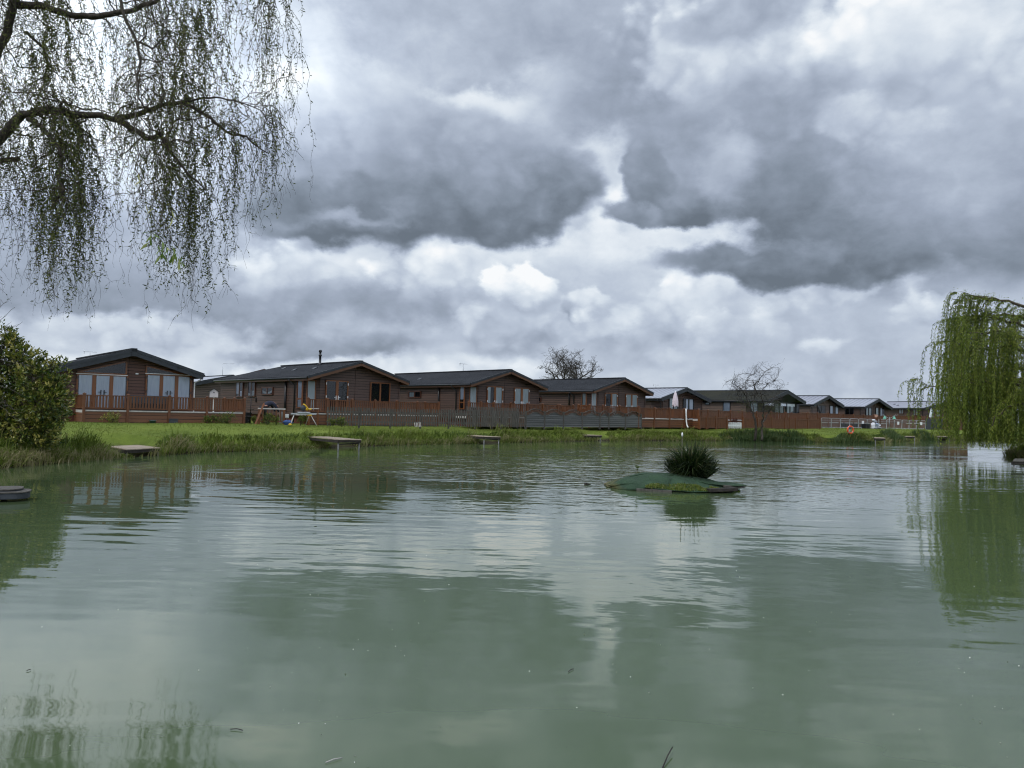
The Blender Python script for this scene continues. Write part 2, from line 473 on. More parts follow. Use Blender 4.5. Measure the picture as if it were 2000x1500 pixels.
def rooftile(name, c1, c2, kind):
    m = M_(name)
    tcn = m.n('ShaderNodeTexCoord'); sx = m.n('ShaderNodeSeparateXYZ'); m.l(tcn.outputs['Object'], sx.inputs[0])
    n1 = m.noise(m.coord((1, 1, 1)), 3.5, 6, .7)
    n2 = m.noise(m.coord((1, .3, 1)), .8, 3)
    f = m.math('ADD', m.math('MULTIPLY', n1, .6), m.math('MULTIPLY', n2, .4))
    c = m.ramp(f, [(.35, c1), (.65, c2)])
    ay = m.math('FRACT', m.math('DIVIDE', sx.outputs['Y'], .27 if kind == 'tile' else .55))
    ax = m.math('FRACT', m.math('DIVIDE', sx.outputs['X'], .36))
    if kind == 'tile':
        wv = m.math('SINE', m.math('MULTIPLY', ay, 6.283))
        h = m.math('ADD', m.math('MULTIPLY', wv, .5), m.math('MULTIPLY', ax, 1.0))
        gp = m.math('LESS_THAN', ax, .16)
        c = m.mix(m.math('MULTIPLY', gp, .55), c, tuple(x * .3 for x in c1))
        m.bump(h, .02); m.b.inputs['Roughness'].default_value = .85; m.b.inputs['Specular IOR Level'].default_value = .15
    else:
        gp = m.math('LESS_THAN', ay, .22)
        ln = m.math('LESS_THAN', ax, .07)
        c = m.mix(m.math('MULTIPLY', gp, .75), c, tuple(x * .35 for x in c1))
        c = m.mix(m.math('MULTIPLY', ln, .3), c, tuple(x * .4 for x in c1))
        m.bump(m.math('ABSOLUTE', m.math('SUBTRACT', ay, .1)), .03); m.b.inputs['Roughness'].default_value = .35
    m.col(c); return m.m

M = {}
M['clad'] = boards('brown_cladding', (.056, .030, .021), (.092, .052, .037), .155)
M['clad_warm'] = boards('warm_brown_cladding', (.068, .027, .015), (.108, .046, .027), .155)
M['clad_grey'] = boards('grey_brown_cladding', (.085, .056, .044), (.13, .090, .070), .155)
M['skirt'] = boards('deck_skirt_boards', (.090, .032, .010), (.145, .054, .017), .17, gap=.12)
M['rail'] = pm('chestnut_rail', (.090, .030, .010), (.140, .052, .018), 5, .5, (1, 1, .3))
M['frame_oak'] = pm('golden_oak_frame', (.13, .042, .011), (.185, .066, .019), 8, .35, (1, 1, .2))
M['frame_red'] = pm('rosewood_frame', (.055, .018, .010), (.085, .028, .014), 8, .35)
M['frame_dark'] = pm('anthracite_frame', (.010, .011, .013), (.018, .019, .022), 8, .35)
M['fascia_brown'] = pm('brown_fascia', (.085, .036, .016), (.115, .050, .022), 4, .45, (1, .3, 1))
M['fascia_dark'] = pm('charcoal_fascia', (.012, .015, .019), (.024, .028, .034), 4, .4)
M['tile'] = rooftile('dark_roof_tiles', (.012, .013, .015), (.034, .036, .040), 'tile')
M['tile_moss'] = rooftile('mossy_roof_tiles', (.012, .014, .015), (.038, .036, .018), 'tile')
M['sheet'] = rooftile('pale_grey_roof_sheet', (.26, .27, .31), (.38, .40, .44), 'sheet')
M['sheet_far'] = rooftile('lilac_grey_roof_sheet', (.24, .245, .28), (.31, .315, .36), 'sheet')
M['gutter'] = pm('black_plastic', (.010, .010, .011), (.018, .018, .019), 4, .35)
M['white'] = pm('white_plastic', (.62, .62, .61), (.78, .78, .76), 5, .45)
M['metal'] = pm('galvanised_metal', (.30, .31, .32), (.48, .49, .50), 12, .38, metal=.8)
M['trim'] = pm('pale_deck_edge', (.36, .33, .30), (.52, .49, .45), 8, .6)
M['deckwood'] = pm('weathered_deck_wood', (.22, .17, .12), (.44, .36, .27), 6, .8, (1, 6, 1), bump=.01)
M['oldwood'] = pm('grey_old_wood', (.038, .034, .028), (.12, .11, .092), 5, .85, (4, 4, .7), bump=.008)
M['greywood'] = boards('grey_waney_boards', (.065, .066, .062), (.14, .14, .13), .14, gap=.18)
M['darkwood'] = pm('dark_wet_wood', (.012, .010, .008), (.040, .032, .024), 7, .8, (1, 1, .4), bump=.01)
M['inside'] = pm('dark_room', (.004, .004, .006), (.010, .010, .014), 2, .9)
M['curtain'] = pm('white_curtain', (.66, .70, .82), (.86, .89, .97), 4, .9, (8, 8, .5))
M['net'] = pm('net_curtain', (.48, .53, .53), (.66, .71, .70), 4, .9, (8, 8, .5))
M['brick'] = pm('red_brick_skirt', (.10, .030, .018), (.17, .058, .036), 12, .85)
M['steel_grey'] = pm('grey_composite', (.030, .034, .040), (.050, .055, .062), 5, .6)
def glass():
    m = M_('window_glass'); m.t.nodes.remove(m.b)
    fr = m.n('ShaderNodeFresnel'); fr.inputs[0].default_value = 1.5
    g = m.n('ShaderNodeBsdfGlossy'); g.inputs['Roughness'].default_value = .02
    t = m.n('ShaderNodeBsdfTransparent'); t.inputs[0].default_value = (.86, .90, .92, 1)
    mx = m.n('ShaderNodeMixShader'); m.l(fr.outputs[0], mx.inputs[0]); m.l(t.outputs[0], mx.inputs[1]); m.l(g.outputs[0], mx.inputs[2])
    m.l(mx.outputs[0], m.out.inputs[0]); return m.m
M['glass'] = glass()

# ------------------------------------------------------------------ the pond outline and the ground
PLATS = []
for px_, y_, d_, r_, z_ in ((246, 876, 25.6, .75, .27), (262, 872, 26.4, .8, .27), (240, 870, 27.2, .9, .27), (684, 857, 33.0, 1.0, .47), (684, 857, 34.4, .9, .47), (962, 855, 42.3, 1.0, .42), (1161, 851, 51, 1.0, .38), (1367, 852, 58.4, 1.0, .28), (1605, 859, 60, 1.0, .17), (1719, 854, 59, 1.0, .45), (1777, 852, 69.5, 1.0, .42), (1843, 852, 75, 1.1, .38)):
    p_ = at_y(px_, y_, d_); PLATS.append((p_.x, p_.y, r_, z_))
HP = lambda x: 803 + .02444 * (x - 1000)
SH = []
for px, y in ((20, 912), (84, 906), (225, 895), (320, 888.5), (400, 883), (500, 881), (640, 874), (780, 869), (940, 866), (1120, 861.5), (1240, 860.5),
              (1420, 861), (1520, 862.5), (1600, 864.3), (1700, 865.3), (1745, 863), (1790, 860), (1850, 859.5), (1930, 860), (2010, 862)):
    p = at_z(px, y, 0); SH.append((p.x, p.y))
LEFT = [(-3.0, 1.5), (-6.5, 4.2), (-9.3, 8.0), (-11.2, 12.0), (-12.9, 16.0)]
RIGHT = [(41, 56), (32, 48), (27.2, 42), (25.6, 36), (23.2, 30.5), (19, 22), (14, 13), (9, 5), (5, 1.6), (1.5, 1.2)]
POLY = np.array(LEFT + SH + RIGHT)
def poly_dist(X, Y):
    """signed distance to the pond edge, positive on land"""
    sh = X.shape; x, y = X.ravel(), Y.ravel()
    d = np.full(x.shape, 1e9); ins = np.zeros(x.shape, bool)
    n = len(POLY)
    for i in range(n):
        a, b = POLY[i], POLY[(i + 1) % n]
        e = b - a; L2 = (e ** 2).sum()
        t = np.clip(((x - a[0]) * e[0] + (y - a[1]) * e[1]) / L2, 0, 1)
        d = np.minimum(d, np.hypot(x - a[0] - t * e[0], y - a[1] - t * e[1]))
        c = (a[1] > y) != (b[1] > y)
        with np.errstate(divide='ignore', invalid='ignore'):
            xi = a[0] + (y - a[1]) / (b[1] - a[1] + 1e-12) * e[0]
        ins ^= c & (x < xi)
    return np.where(ins, -d, d).reshape(sh)
def sm(t): t = np.clip(t, 0, 1); return t * t * (3 - 2 * t)
def vnoise(x, y, s, seed=0):
    """cheap smooth value noise"""
    x = x / s + seed * 17.3; y = y / s + seed * 9.1
    xi, yi = np.floor(x), np.floor(y); fx, fy = sm(x - xi), sm(y - yi)
    h = lambda a, b: np.modf(np.abs(np.sin(a * 127.1 + b * 311.7) * 43758.5453))[0]
    return (h(xi, yi) * (1 - fx) + h(xi + 1, yi) * fx) * (1 - fy) + (h(xi, yi + 1) * (1 - fx) + h(xi + 1, yi + 1) * fx) * fy
def height(X, Y):
    d = poly_dist(X, Y) + (vnoise(X, Y, 1.3, 1) - .5) * .35
    near = np.clip(1 - np.hypot(X, Y - 0) / 9.0, 0, 1)
    land = .03 + .47 * sm(d / .75) + (G - .5) * sm((d - .6) / 6.5) + (vnoise(X, Y, 2.6, 2) - .5) * .07 * sm(d / 2) - near * .25
    for (qx, qy, qr, qz) in PLATS:
        k = sm((qr + .5 - np.hypot(X - qx, Y - qy)) / .6); land = land * (1 - k) + np.minimum(land, qz - .10) * k
    return np.where(d > 0, land, .03 - .9 * sm(-d / 1.2))
def gz(x, y): return float(height(np.array([[x]]), np.array([[y]]))[0, 0])
ax = np.concatenate([[-5000, -2200, -900, -420, -220, -130, -90], np.arange(-62, 112, .5), [125, 150, 200, 300, 520, 1100, 2400, 5000]])
ay = np.concatenate([[-900, -300, -120, -60, -30], np.arange(-12, 128, .5), [140, 165, 210, 300, 520, 1100, 2400, 5200]])
GX, GY = np.meshgrid(ax, ay)
GZ = height(GX, GY)
v = np.stack([GX, GY, GZ], -1).reshape(-1, 3)
nx, ny = len(ax), len(ay)
ii = (np.arange(ny - 1)[:, None] * nx + np.arange(nx - 1)[None]).ravel()
m = M_('lawn')
co = m.coord(world=True)
n1 = m.noise(co, .35, 4, .6); n2 = m.noise(m.coord((1, .5, 1), True), 2.6, 5, .7); n3 = m.noise(co, 14, 3, .6)
f = m.math('ADD', m.math('MULTIPLY', n1, .45), m.math('ADD', m.math('MULTIPLY', n2, .3), m.math('MULTIPLY', n3, .25)))
c = m.ramp(f, [(.32, (.060, .086, .014)), (.48, (.105, .140, .023)), (.62, (.155, .19, .036)), (.75, (.17, .18, .065))])
sz = m.n('ShaderNodeSeparateXYZ'); m.l(co, sz.inputs[0])
mud = m.n('ShaderNodeMapRange'); m.l(m.math('MULTIPLY_ADD', n2, .3, sz.outputs[2]), mud.inputs[0])
for i, q in enumerate((.20, .45, 1, 0)): mud.inputs[i + 1].default_value = q
c = m.mix(mud.outputs[0], c, (.030, .024, .014))
m.col(c); m.b.inputs['Roughness'].default_value = .95; m.b.inputs['Specular IOR Level'].default_value = .1
m.bump(f, .08)
ground = np_mesh('ground', v, np.stack([ii, ii + 1, ii + nx + 1, ii + nx], 1), m.m, smooth=True)
tag(ground, kind='structure', label='mown green lawn and bank running round the pond')

# ------------------------------------------------------------------ water
wx = np.concatenate([[-60, -30], np.arange(-22, 60, 1.0), [75, 100, 130]])
wy = np.concatenate([[-8, -2], np.arange(0, 90, 1.0), [100, 112]])
WX, WY = np.meshgrid(wx, wy)
wv = np.stack([WX, WY, np.zeros_like(WX)], -1).reshape(-1, 3)
nwx, nwy = len(wx), len(wy)
ii = (np.arange(nwy - 1)[:, None] * nwx + np.arange(nwx - 1)[None]).ravel()
m = M_('pond_water')
at = m.n('ShaderNodeAttribute', attribute_name='breeze')
c1_ = m.coord((1.0, 1.0, 1), True)
def rot(a, sc):
    mp = m.n('ShaderNodeMapping'); mp.inputs['Rotation'].default_value = (0, 0, R(a)); mp.inputs['Scale'].default_value = sc
    m.l(m.n('ShaderNodeNewGeometry').outputs['Position'], mp.inputs[0]); return mp.outputs[0]
fine = m.noise(rot(12, (1.25, 1.5, 1)), 2.2, 2, .5)            # short wind ripples, crests nearly across the view
mid = m.noise(rot(-8, (.8, 2.2, 1)), 1.5, 1, .4)
sw = m.noise(rot(8, (.3, .8, 1)), .6, 1, .5)
# trains of long parallel ripples in patches
pn = m.noise(rot(14, (.12, .3, 1)), 1.0, 2)
pt = m.n('ShaderNodeMapRange', interpolation_type='SMOOTHSTEP'); m.l(pn, pt.inputs[0])
for i, q in enumerate((.42, .60, 0, 1)): pt.inputs[i + 1].default_value = q
pn2 = m.noise(rot(-20, (.06, .16, 1)), 1.0, 3)
pt2 = m.n('ShaderNodeMapRange', interpolation_type='SMOOTHSTEP'); m.l(pn2, pt2.inputs[0])
for i, q in enumerate((.38, .62, .25, 1.0)): pt2.inputs[i + 1].default_value = q
br = at.outputs['Fac']
far_ = m.noise(rot(6, (1.5, .9, 1)), 1.1, 1, .5)
h = m.math('MULTIPLY', fine, .023)
h = m.math('ADD', h, m.math('MULTIPLY', mid, .009))
h = m.math('ADD', h, m.math('MULTIPLY', m.math('MULTIPLY', far_, at.outputs['Fac']), .030))
h = m.math('MULTIPLY', h, pt2.outputs[0])
h = m.math('MULTIPLY', h, br)
train = m.noise(rot(10, (.55, 2.0, 1)), 1.5, 1, .3)
h2 = m.math('MULTIPLY', m.math('MULTIPLY', train, m.math('MULTIPLY_ADD', pt.outputs[0], .8, .2)), .014)
h = m.math('ADD', h, m.math('MULTIPLY', h2, m.math('MULTIPLY_ADD', br, .4, .6)))
h = m.math('ADD', h, m.math('MULTIPLY', sw, .012))
bp = m.n('ShaderNodeBump'); bp.inputs['Distance'].default_value = 1.0; bp.inputs['Strength'].default_value = 1.0
m.l(h, bp.inputs['Height']); m.l(bp.outputs[0], m.b.inputs['Normal'])
mur = m.noise(m.coord((.25, .5, 1), True), .5, 3)
m.col(m.ramp(mur, [(.3, (.055, .080, .036)), (.7, (.067, .097, .044))]))
m.b.inputs['Roughness'].default_value = .035; m.b.inputs['IOR'].default_value = 1.50
water = np_mesh('water', wv, np.stack([ii, ii + 1, ii + nwx + 1, ii + nwx], 1), m.m, smooth=True)
dW = -poly_dist(WX, WY)
rr = np.hypot(WX, WY)
br_ = sm((dW - 1.0) / 8.0) * sm((rr - 1.5) / 12.0) * (1 - .75 * sm((-WX - .38 * WY) / 4.0)) * (.35 + .9 * sm((rr - 14) / 16))
at_ = water.data.attributes.new('breeze', 'FLOAT', 'POINT'); at_.data.foreach_set('value', br_.ravel().astype(np.float32))
tag(water, kind='structure', label='murky green pond water with wind ripples and cloud reflections')

# ------------------------------------------------------------------ lodges
class Lodge:
    def __init__(s, px, py, Y, rot, label, fascia='fascia_brown', roof='tile', wall='clad', frame='frame_oak', hw=3.0, ho=3.3, L=12.0,
                 drop=1.0, over=.55, chamfer=.75, hip=False, porch=0.0, name='holiday_lodge', group='brown clad holiday lodges in a row beyond the pond', wallz=None):
        pk = at_y(px, py, Y); s.zr = pk.z - G; s.rot = R(rot)
        s.u = Vector((math.cos(s.rot), math.sin(s.rot), 0)); s.v = Vector((-math.sin(s.rot), math.cos(s.rot), 0))
        s.o = Vector((pk.x, pk.y, G)) + s.v * over      # origin: foot of the front gable, in the wall plane
        s.e = empty(name, s.o, s.rot, label, 'lodge', group)
        s.hw, s.ho, s.L, s.drop, s.over, s.ch, s.porch = hw, ho, L, drop, over, chamfer, porch
        s.frame = frame; s.fascia = fascia; s.wall = wall
        zr, ze = s.zr, s.zr - drop
        sl = drop / ho
        zw = lambda x: zr - sl * abs(x) - .10
        p = porch
        # walls: plan outline, then the gable triangle above
        b = MB(); fz = .42
        plan = [(-hw, L), (-hw, chamfer + p), (-hw + chamfer, p), (hw, p), (hw, L)] if chamfer else [(-hw, L), (-hw, p), (hw, p), (hw, L)]
        nn = len(plan)
        top = [zw(x) for x, y in plan]
        vs = [(x, y, fz) for x, y in plan] + [(x, y, t) for (x, y), t in zip(plan, top)]
        fs = [(i, (i + 1) % nn, nn + (i + 1) % nn, nn + i) for i in range(nn)]
        b.add(vs, fs)
        fl = -hw + chamfer if chamfer else -hw
        b.add([(fl, p, zw(fl)), (hw, p, zw(hw)), (0, p, zw(0))], [(0, 1, 2)])
        b.add([(-hw, L, zw(hw)), (hw, L, zw(hw)), (0, L, zw(0))], [(0, 2, 1)])
        s.w = b.build('wall', M[wall], s.e)
        # plinth
        b = MB(); b.box(-hw + .15, p + (chamfer or .1) + .05, -.05, hw - .15, L - .1, fz + .01); b.build('plinth', M['brick'], s.e)
        # batten on the gable and at the corners
        for args in [(-.05, p - .03, fz, .05, p + .01, zw(0) - .02), (hw - .05, p - .028, fz, hw + .028, p + .05, zw(hw)),
                     (fl - .03, p - .028, fz, fl + .05, p + .01, zw(fl))] + ([(-hw - .028, p + chamfer - .02, fz, -hw + .01, p + chamfer + .06, zw(hw))] if chamfer else []):
            b = MB(); b.box(*args); b.build('corner_trim', M[wall], s.e)
        # roof: two thick slopes
        th = .07; y0, y1 = -over, L + .35
        b = MB()
        for sg in (-1, 1):
            if hip and sg == -1:
                pts = [(0, y0, zr), (0, y1 - 3.1, zr), (-ho, y1, ze), (-ho, y0, ze)]
            elif hip: pts = [(0, y0, zr), (ho, y0, ze), (ho, y1, ze), (0, y1 - 3.1, zr)]
            else: pts = [(0, y0, zr), (0, y1, zr), (sg * ho, y1, ze), (sg * ho, y0, ze)]
            b.prism(pts, (0, 0, -th))
        if hip: b.prism([(-ho, y1, ze), (0, y1 - 3.1, zr), (ho, y1, ze)], (0, 0, -th))
        s.r = b.build('roof', M[roof], s.e)
        b = MB(); b.bar((0, y0 - .01, zr + .025), (0, y1 - (3.1 if hip else 0), zr + .025), .22, .07); b.build('ridge_cap', M['fascia_dark' if roof != 'tile' else 'tile'], s.r)
        # soffit
        b = MB()
        for sg in (-1, 1):
            b.prism([(0, y0 + .03, zr - th - .012), (sg * ho, y0 + .03, ze - th - .012), (sg * ho, y0 + over + .03 + p, ze - th - .012), (0, y0 + over + .03 + p, zr - th - .012)], (0, 0, -.03))
            b.box(sg * (hw - .02), y0 + over + .04 + p, ze - th - .05, sg * (ho - .02), L, ze - th - .02)
        b.build('soffit', M[fascia], s.e)
        # bargeboards: dark tile edge above, board below
        for sg in (-1, 1):
            b = MB(); b.bar((0, y0 - .035, zr - .03), (sg * (ho + .03), y0 - .035, ze - .03 - sl * .03), .05, .13); b.build('verge_trim', M['fascia_dark'], s.e)
            hb = .15 if fascia == 'fascia_brown' else .20
            b = MB(); b.bar((0, y0 - .02, zr - .10 - hb / 2), (sg * ho, y0 - .02, ze - .10 - hb / 2), .035, hb); b.build('bargeboard', M[fascia], s.e)
        # eaves: fascia, gutter, downpipe
        for sg in (-1, 1):
            b = MB(); b.box(sg * (ho - .03), y0 + .02, ze - .24, sg * (ho + .005), L + .3, ze - .07); b.build('eaves_board', M[fascia], s.e)
            b = MB(); b.tube([(sg * (ho + .06), y0 + .02, ze - .08), (sg * (ho + .06), L + .3, ze - .10)], .055, 8); b.build('gutter', M['gutter' if fascia != 'fascia_brown' else 'fascia_dark'], s.e)
        s.ze = ze; s.zw = zw; s.fl = fl
    def plane(s, k):
        """(point, unit direction to the right as seen from outside, outward normal), local"""
        if k == 'front': return Vector((0, s.porch, 0)), Vector((1, 0, 0)), Vector((0, -1, 0))
        if k == 'side': return Vector((-s.hw, 0, 0)), Vector((0, -1, 0)), Vector((-1, 0, 0))
        d = Vector((s.ch, -s.ch, 0)).normalized()
        return Vector((-s.hw, s.ch + s.porch, 0)), d, Vector((d.y, -d.x, 0))
    def pick(s, px, py, k):
        """where the sight line through a pixel of the photograph meets a wall: (along, height)"""
        P, r, n = s.plane(k)
        RI = Matrix.Rotation(-s.rot, 3, 'Z')
        o = RI @ (CO - s.o); d = RI @ ray(px, py)
        t = (P - o).dot(n) / d.dot(n); q = o + d * t
        return (q - P).dot(r), q.z
    def window(s, k, x0, y0, x1, y1, panes=2, frame=None, cur=None, door=False, transom=None, name=None, bottom=None, hinges=False, mat='curtain', swag=False):
        xm, ym = (x0 + x1) / 2, (y0 + y1) / 2
        a0, a1 = s.pick(x0, ym, k)[0], s.pick(x1, ym, k)[0]
        zt, zb = s.pick(xm, y0, k)[1], s.pick(xm, y1, k)[1]
        if bottom is not None: zb = bottom
        zb = max(zb, .50)
        P, r, n = s.plane(k); up = Vector((0, 0, 1))
        pt = lambda a, z, d: P + r * a + up * z + n * d
        fr = M[frame or s.frame]; w = .065 if (a1 - a0) > .7 else .05
        def slab(b, A0, Z0, A1, Z1, d0, d1):
            vs = [pt(a, z, d) for d in (d0, d1) for a, z in ((A0, Z0), (A1, Z0), (A1, Z1), (A0, Z1))]
            b.add(vs, [(0, 3, 2, 1), (4, 5, 6, 7), (0, 1, 5, 4), (1, 2, 6, 5), (2, 3, 7, 6), (3, 0, 4, 7)])
        b = MB()
        slab(b, a0, zb, a0 + w, zt, .0, .075); slab(b, a1 - w, zb, a1, zt, .0, .075)
        slab(b, a0 + w, zt - w, a1 - w, zt, .0, .073); slab(b, a0 + w, zb, a1 - w, zb + w, .0, .073)
        for i in range(1, panes):
            c = a0 + (a1 - a0) * i / panes; ww = w * (1.25 if door else .8)
            slab(b, c - ww, zb + w, c + ww, zt - w, .0, .070)
        if transom: 
            zt2 = s.pick(xm, transom, k)[1]; slab(b, a0 + w, zt2 - .035, a1 - w, zt2 + .035, .0, .071)
        root = b.build(name or ('glazed_door' if door else 'window'), fr, s.e)
        b = MB()
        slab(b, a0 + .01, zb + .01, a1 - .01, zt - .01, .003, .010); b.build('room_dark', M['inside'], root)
        if cur:
            for (f0, f1, g0, g1) in cur:
                b = MB()        # fractions of the width, then of the height (from the bottom)
                A0, A1 = a0 + w + (a1 - a0 - 2 * w) * f0, a0 + w + (a1 - a0 - 2 * w) * f1
                Z0, Z1 = zb + (zt - zb) * g0, zb + (zt - zb) * g1
                nf = max(6, int((A1 - A0) / .035)); ph = random.random() * 6
                def fn(i, j):
                    x = A0 + (A1 - A0) * i
                    z = Z0 + (Z1 - Z0) * j
                    if swag: z = Z0 + (Z1 - Z0) * (j * .55 + (abs(i * 2 * len(cur) % 1 - .5) * .9 if False else (2 * i - 1) ** 2 * .45))
                    return pt(x, z, .030 + .017 * math.sin(i * nf * .9 + ph + .3 * math.sin(j * 3)))
                b.grid(fn, nf * 2, 4)
                b.build('curtain', M[mat], root)
        b = MB(); b.add([pt(a0 + w, zb + w, .052), pt(a1 - w, zb + w, .052), pt(a1 - w, zt - w, .052), pt(a0 + w, zt - w, .052)], [(0, 1, 2, 3)])
        b.build('pane', M['glass'], root)
        if door:
            c = (a0 + a1) / 2
            zz = zb + (zt - zb) * .47
            for q in (-.07, .07):
                b = MB()
                slab(b, c + q - .018, zz - .12, c + q + .018, zz + .12, .071, .10)
                slab(b, min(c + q, c + q * 2.6), zz + .0, max(c + q, c + q * 2.6), zz + .025, .09, .12)
                b.build('handle', M['white'] if hinges else M['gutter'], root)
            for a in (a0 + .03, a1 - .03):
                for z in (zb + .25, (zb + zt) / 2, zt - .2):
                    b = MB(); slab(b, a - .02, z - .06, a + .02, z + .06, .076, .092)
                    b.build('hinge', M['white'] if hinges else M['gutter'], root)
        return root
    def pipe(s, px, py0, py1, black=True, rad=.04):
        a, z0 = s.pick(px, py1, 'side'); _, z1 = s.pick(px, py0, 'side')
        b = MB(); y = -a
        b.tube([(-s.hw - .06, y, max(z0, .05)), (-s.hw - .06, y, z1)], rad, 8); return b.build('downpipe', M['gutter'], s.e)
    def gutterpipe(s, px):
        a, _ = s.pick(px, 770, 'side'); y = -a
        b = MB(); b.tube([(-s.ho - .06, y + .15, s.ze - .12), (-s.ho - .05, y + .1, s.ze - .22), (-s.hw - .07, y, s.ze - .45), (-s.hw - .07, y, .05)], .04, 8)
        b.build('downpipe', M['gutter'], s.e)
    def vent(s, t, d):
        """roof vent on the left slope: t along the ridge, d down the slope"""
        z = s.zr - s.drop / s.ho * d
        b = MB(); b.prism([(-d - .12, t, z - .02), (-d + .12, t, z + .10), (-d + .12, t, z - .02)], (0, .35, 0)); b.build('roof_vent', M['fascia_dark'], s.e)
    def flue(s, t, h=.75, d=.0):
        b = MB(); z = s.zr - s.drop / s.ho * d
        b.lathe((-d, t, z - .05), [(.0, 0), (.16, 0), (.15, .10), (.075, .14), (.07, h * .6), (.10, h * .62), (.10, h * .70), (.065, h * .72), (.065, h * .85), (.10, h * .87), (.09, h), (0, h + .03)], 12)
        b.build('flue', M['gutter'], s.e)
    def aerial(s, px, py, t, h, kind='yagi'):
        """television aerial on a pole"""
        b = MB(); z = s.zr
        b.tube([(0, t, z - .1), (0, t, z + h)], .016, 6)
        if kind == 'yagi':
            b.tube([(-.35, t, z + h), (.35, t, z + h)], .01, 5)
            for k in range(6): b.tube([(-.3 + k * .11, t - .12, z + h), (-.3 + k * .11, t + .12, z + h)], .006, 4)
            b.tube([(-.3, t, z + h - .12), (-.3, t, z + h + .12)], .012, 4)
        else: b.tube([(0, t, z + h), (1.0, t, z + h + .02)], .012, 5)
        b.build('aerial', M['metal'], s.e)

l1 = Lodge(262, 682.5, 37, 40, 'nearest lodge, red-brown with two tall gable glazings and white-curtained doors', fascia='fascia_dark', wall='clad_warm', frame='frame_oak', chamfer=0, over=.6, drop=1.02)
# tall glazing over the doors follows the roof slope
def gable_glass(l, pxs, ybot, side):
    k = 'front'; P, r, n = l.plane(k)
    a0, z0 = l.pick(pxs[0], ybot, k); a1, _ = l.pick(pxs[1], ybot, k)
    zt = lambda a: l.zw(a) - .42
    A0, A1 = a0, a1
    z1a, z1b = max(zt(A0), z0 + .02), max(zt(A1), z0 + .02)
    pt = lambda a, z, d: P + r * a + Vector((0, 0, z)) + n * d
    b = MB(); w = .06
    qs = [(A0, z0), (A1, z0), (A1, z1b), (A0, z1a)]
    for i in range(4): 
        p, q = qs[i], qs[(i + 1) % 4]
        b.bar(pt(*p, .035), pt(*q, .035), .07, .07, up=n)
    rt = b.build('gable_window', M['frame_oak'], l.e)
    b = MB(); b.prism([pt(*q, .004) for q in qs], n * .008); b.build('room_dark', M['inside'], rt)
    b = MB(); b.add([pt(*q, .05) for q in qs], [(0, 1, 2, 3)]); b.build('pane', M['glass'], rt)
gable_glass(l1, (151, 246), 727.5, 1); gable_glass(l1, (285, 371), 731, 1)
for x0, x1 in ((148, 249), (283, 373)):
    l1.window('front', x0, 731, x1, 800, panes=3, cur=[(.02, .30, .0, .96), (.37, .64, .0, .96), (.71, .98, .0, .96)], door=True, bottom=.62)
    a0, z = l1.pick(x0, 729, 'front'); a1, _ = l1.pick(x1, 729, 'front')
    b = MB(); b.box(a0, -.09, z - .02, a1, .0, z + .01); b.build('drip_strip', M['white'], l1.e)
b = MB(); b.prism([(-.14, -.66, l1.zr + .05), (.14, -.66, l1.zr + .05), (.10, -.66, l1.zr - .33), (-.10, -.66, l1.zr - .33)], (0, .05, 0)); b.build('gable_plate', M['fascia_dark'], l1.e)
b = MB(); a, z = l1.pick(267, 730, 'front'); b.box(a - .06, -.08, z - .03, a + .06, 0, z + .03); b.build('wall_light', M['white'], l1.e)
b = MB(); b.tube([(3.36, -.3, l1.ze - .1), (3.3, -.2, l1.ze - .3), (3.06, -.06, l1.ze - .45), (3.06, -.06, .1)], .035, 8); b.build('downpipe', M['white'], l1.e)
l1.aerial(0, 0, 9, .3)

l2 = Lodge(706, 706, 44, 42, 'second lodge from the left, chimney flue on its dark roof, dark double doors', hip=True, L=12.4)
l2.window('side', 462, 742, 476, 776, 2, frame='frame_red', cur=[(.0, .42, .2, 1), (.58, 1, 0, .35)])
l2.window('side', 485.5, 741.5, 500, 775, 2, frame='frame_red', cur=[(.0, .35, 0, .2), (.6, 1, .05, .35)], mat='net')
l2.window('side', 512, 756, 534.5, 771.5, 2, frame='frame_red', cur=[(.06, .94, .15, .6)], mat='net', swag=True)
l2.pipe(557.5, 744, 824, rad=.07); l2.gutterpipe(577)
l2.window('side', 582, 741, 592, 797, 1, transom=779, cur=[(.05, .95, 0, 1)])
l2.window('chamfer', 599.5, 742, 617.5, 780, 1, cur=[(.05, .95, 0, 1)], mat='net', bottom=.7)
l2.window('front', 635, 743, 679, 790, 2, door=True, hinges=True, bottom=.62)
l2.window('front', 722, 747, 761, 786, 2, bottom=1.25)
l2.flue(3.9, .95, .25); l2.vent(7.5, .8); l2.vent(4.6, 1.5); l2.vent(2.4, 1.3)

l3 = Lodge(998.5, 722.5, 50, 41, 'third lodge from the left, net-curtained double doors behind the picket fence', L=13)
l3.window('side', 798.5, 764, 823, 777, 2, frame='frame_red', cur=[(.05, .45, .1, .8)], mat='net')
l3.pipe(857.5, 757, 800, rad=.06); l3.gutterpipe(892.5)
l3.window('side', 899, 754, 908, 799, 1, transom=786, cur=[(.05, .95, .42, 1)])
l3.window('chamfer', 917, 754.5, 932, 786, 1, cur=[(.05, .95, .25, 1)], mat='net', bottom=.7)
l3.window('front', 950, 754.5, 981, 800, 2, door=True, hinges=True, cur=[(.0, .2, .0, .97), (.55, .98, .0, .97)], mat='net', bottom=.62)
l3.window('front', 1003.5, 757.5, 1032.5, 800, 2, door=True, hinges=True, cur=[(.0, .42, .0, .97), (.58, 1, .0, .97)], mat='net', bottom=.62)
l3.aerial(0, 0, 4.6, .55); l3.vent(7, 1.9)

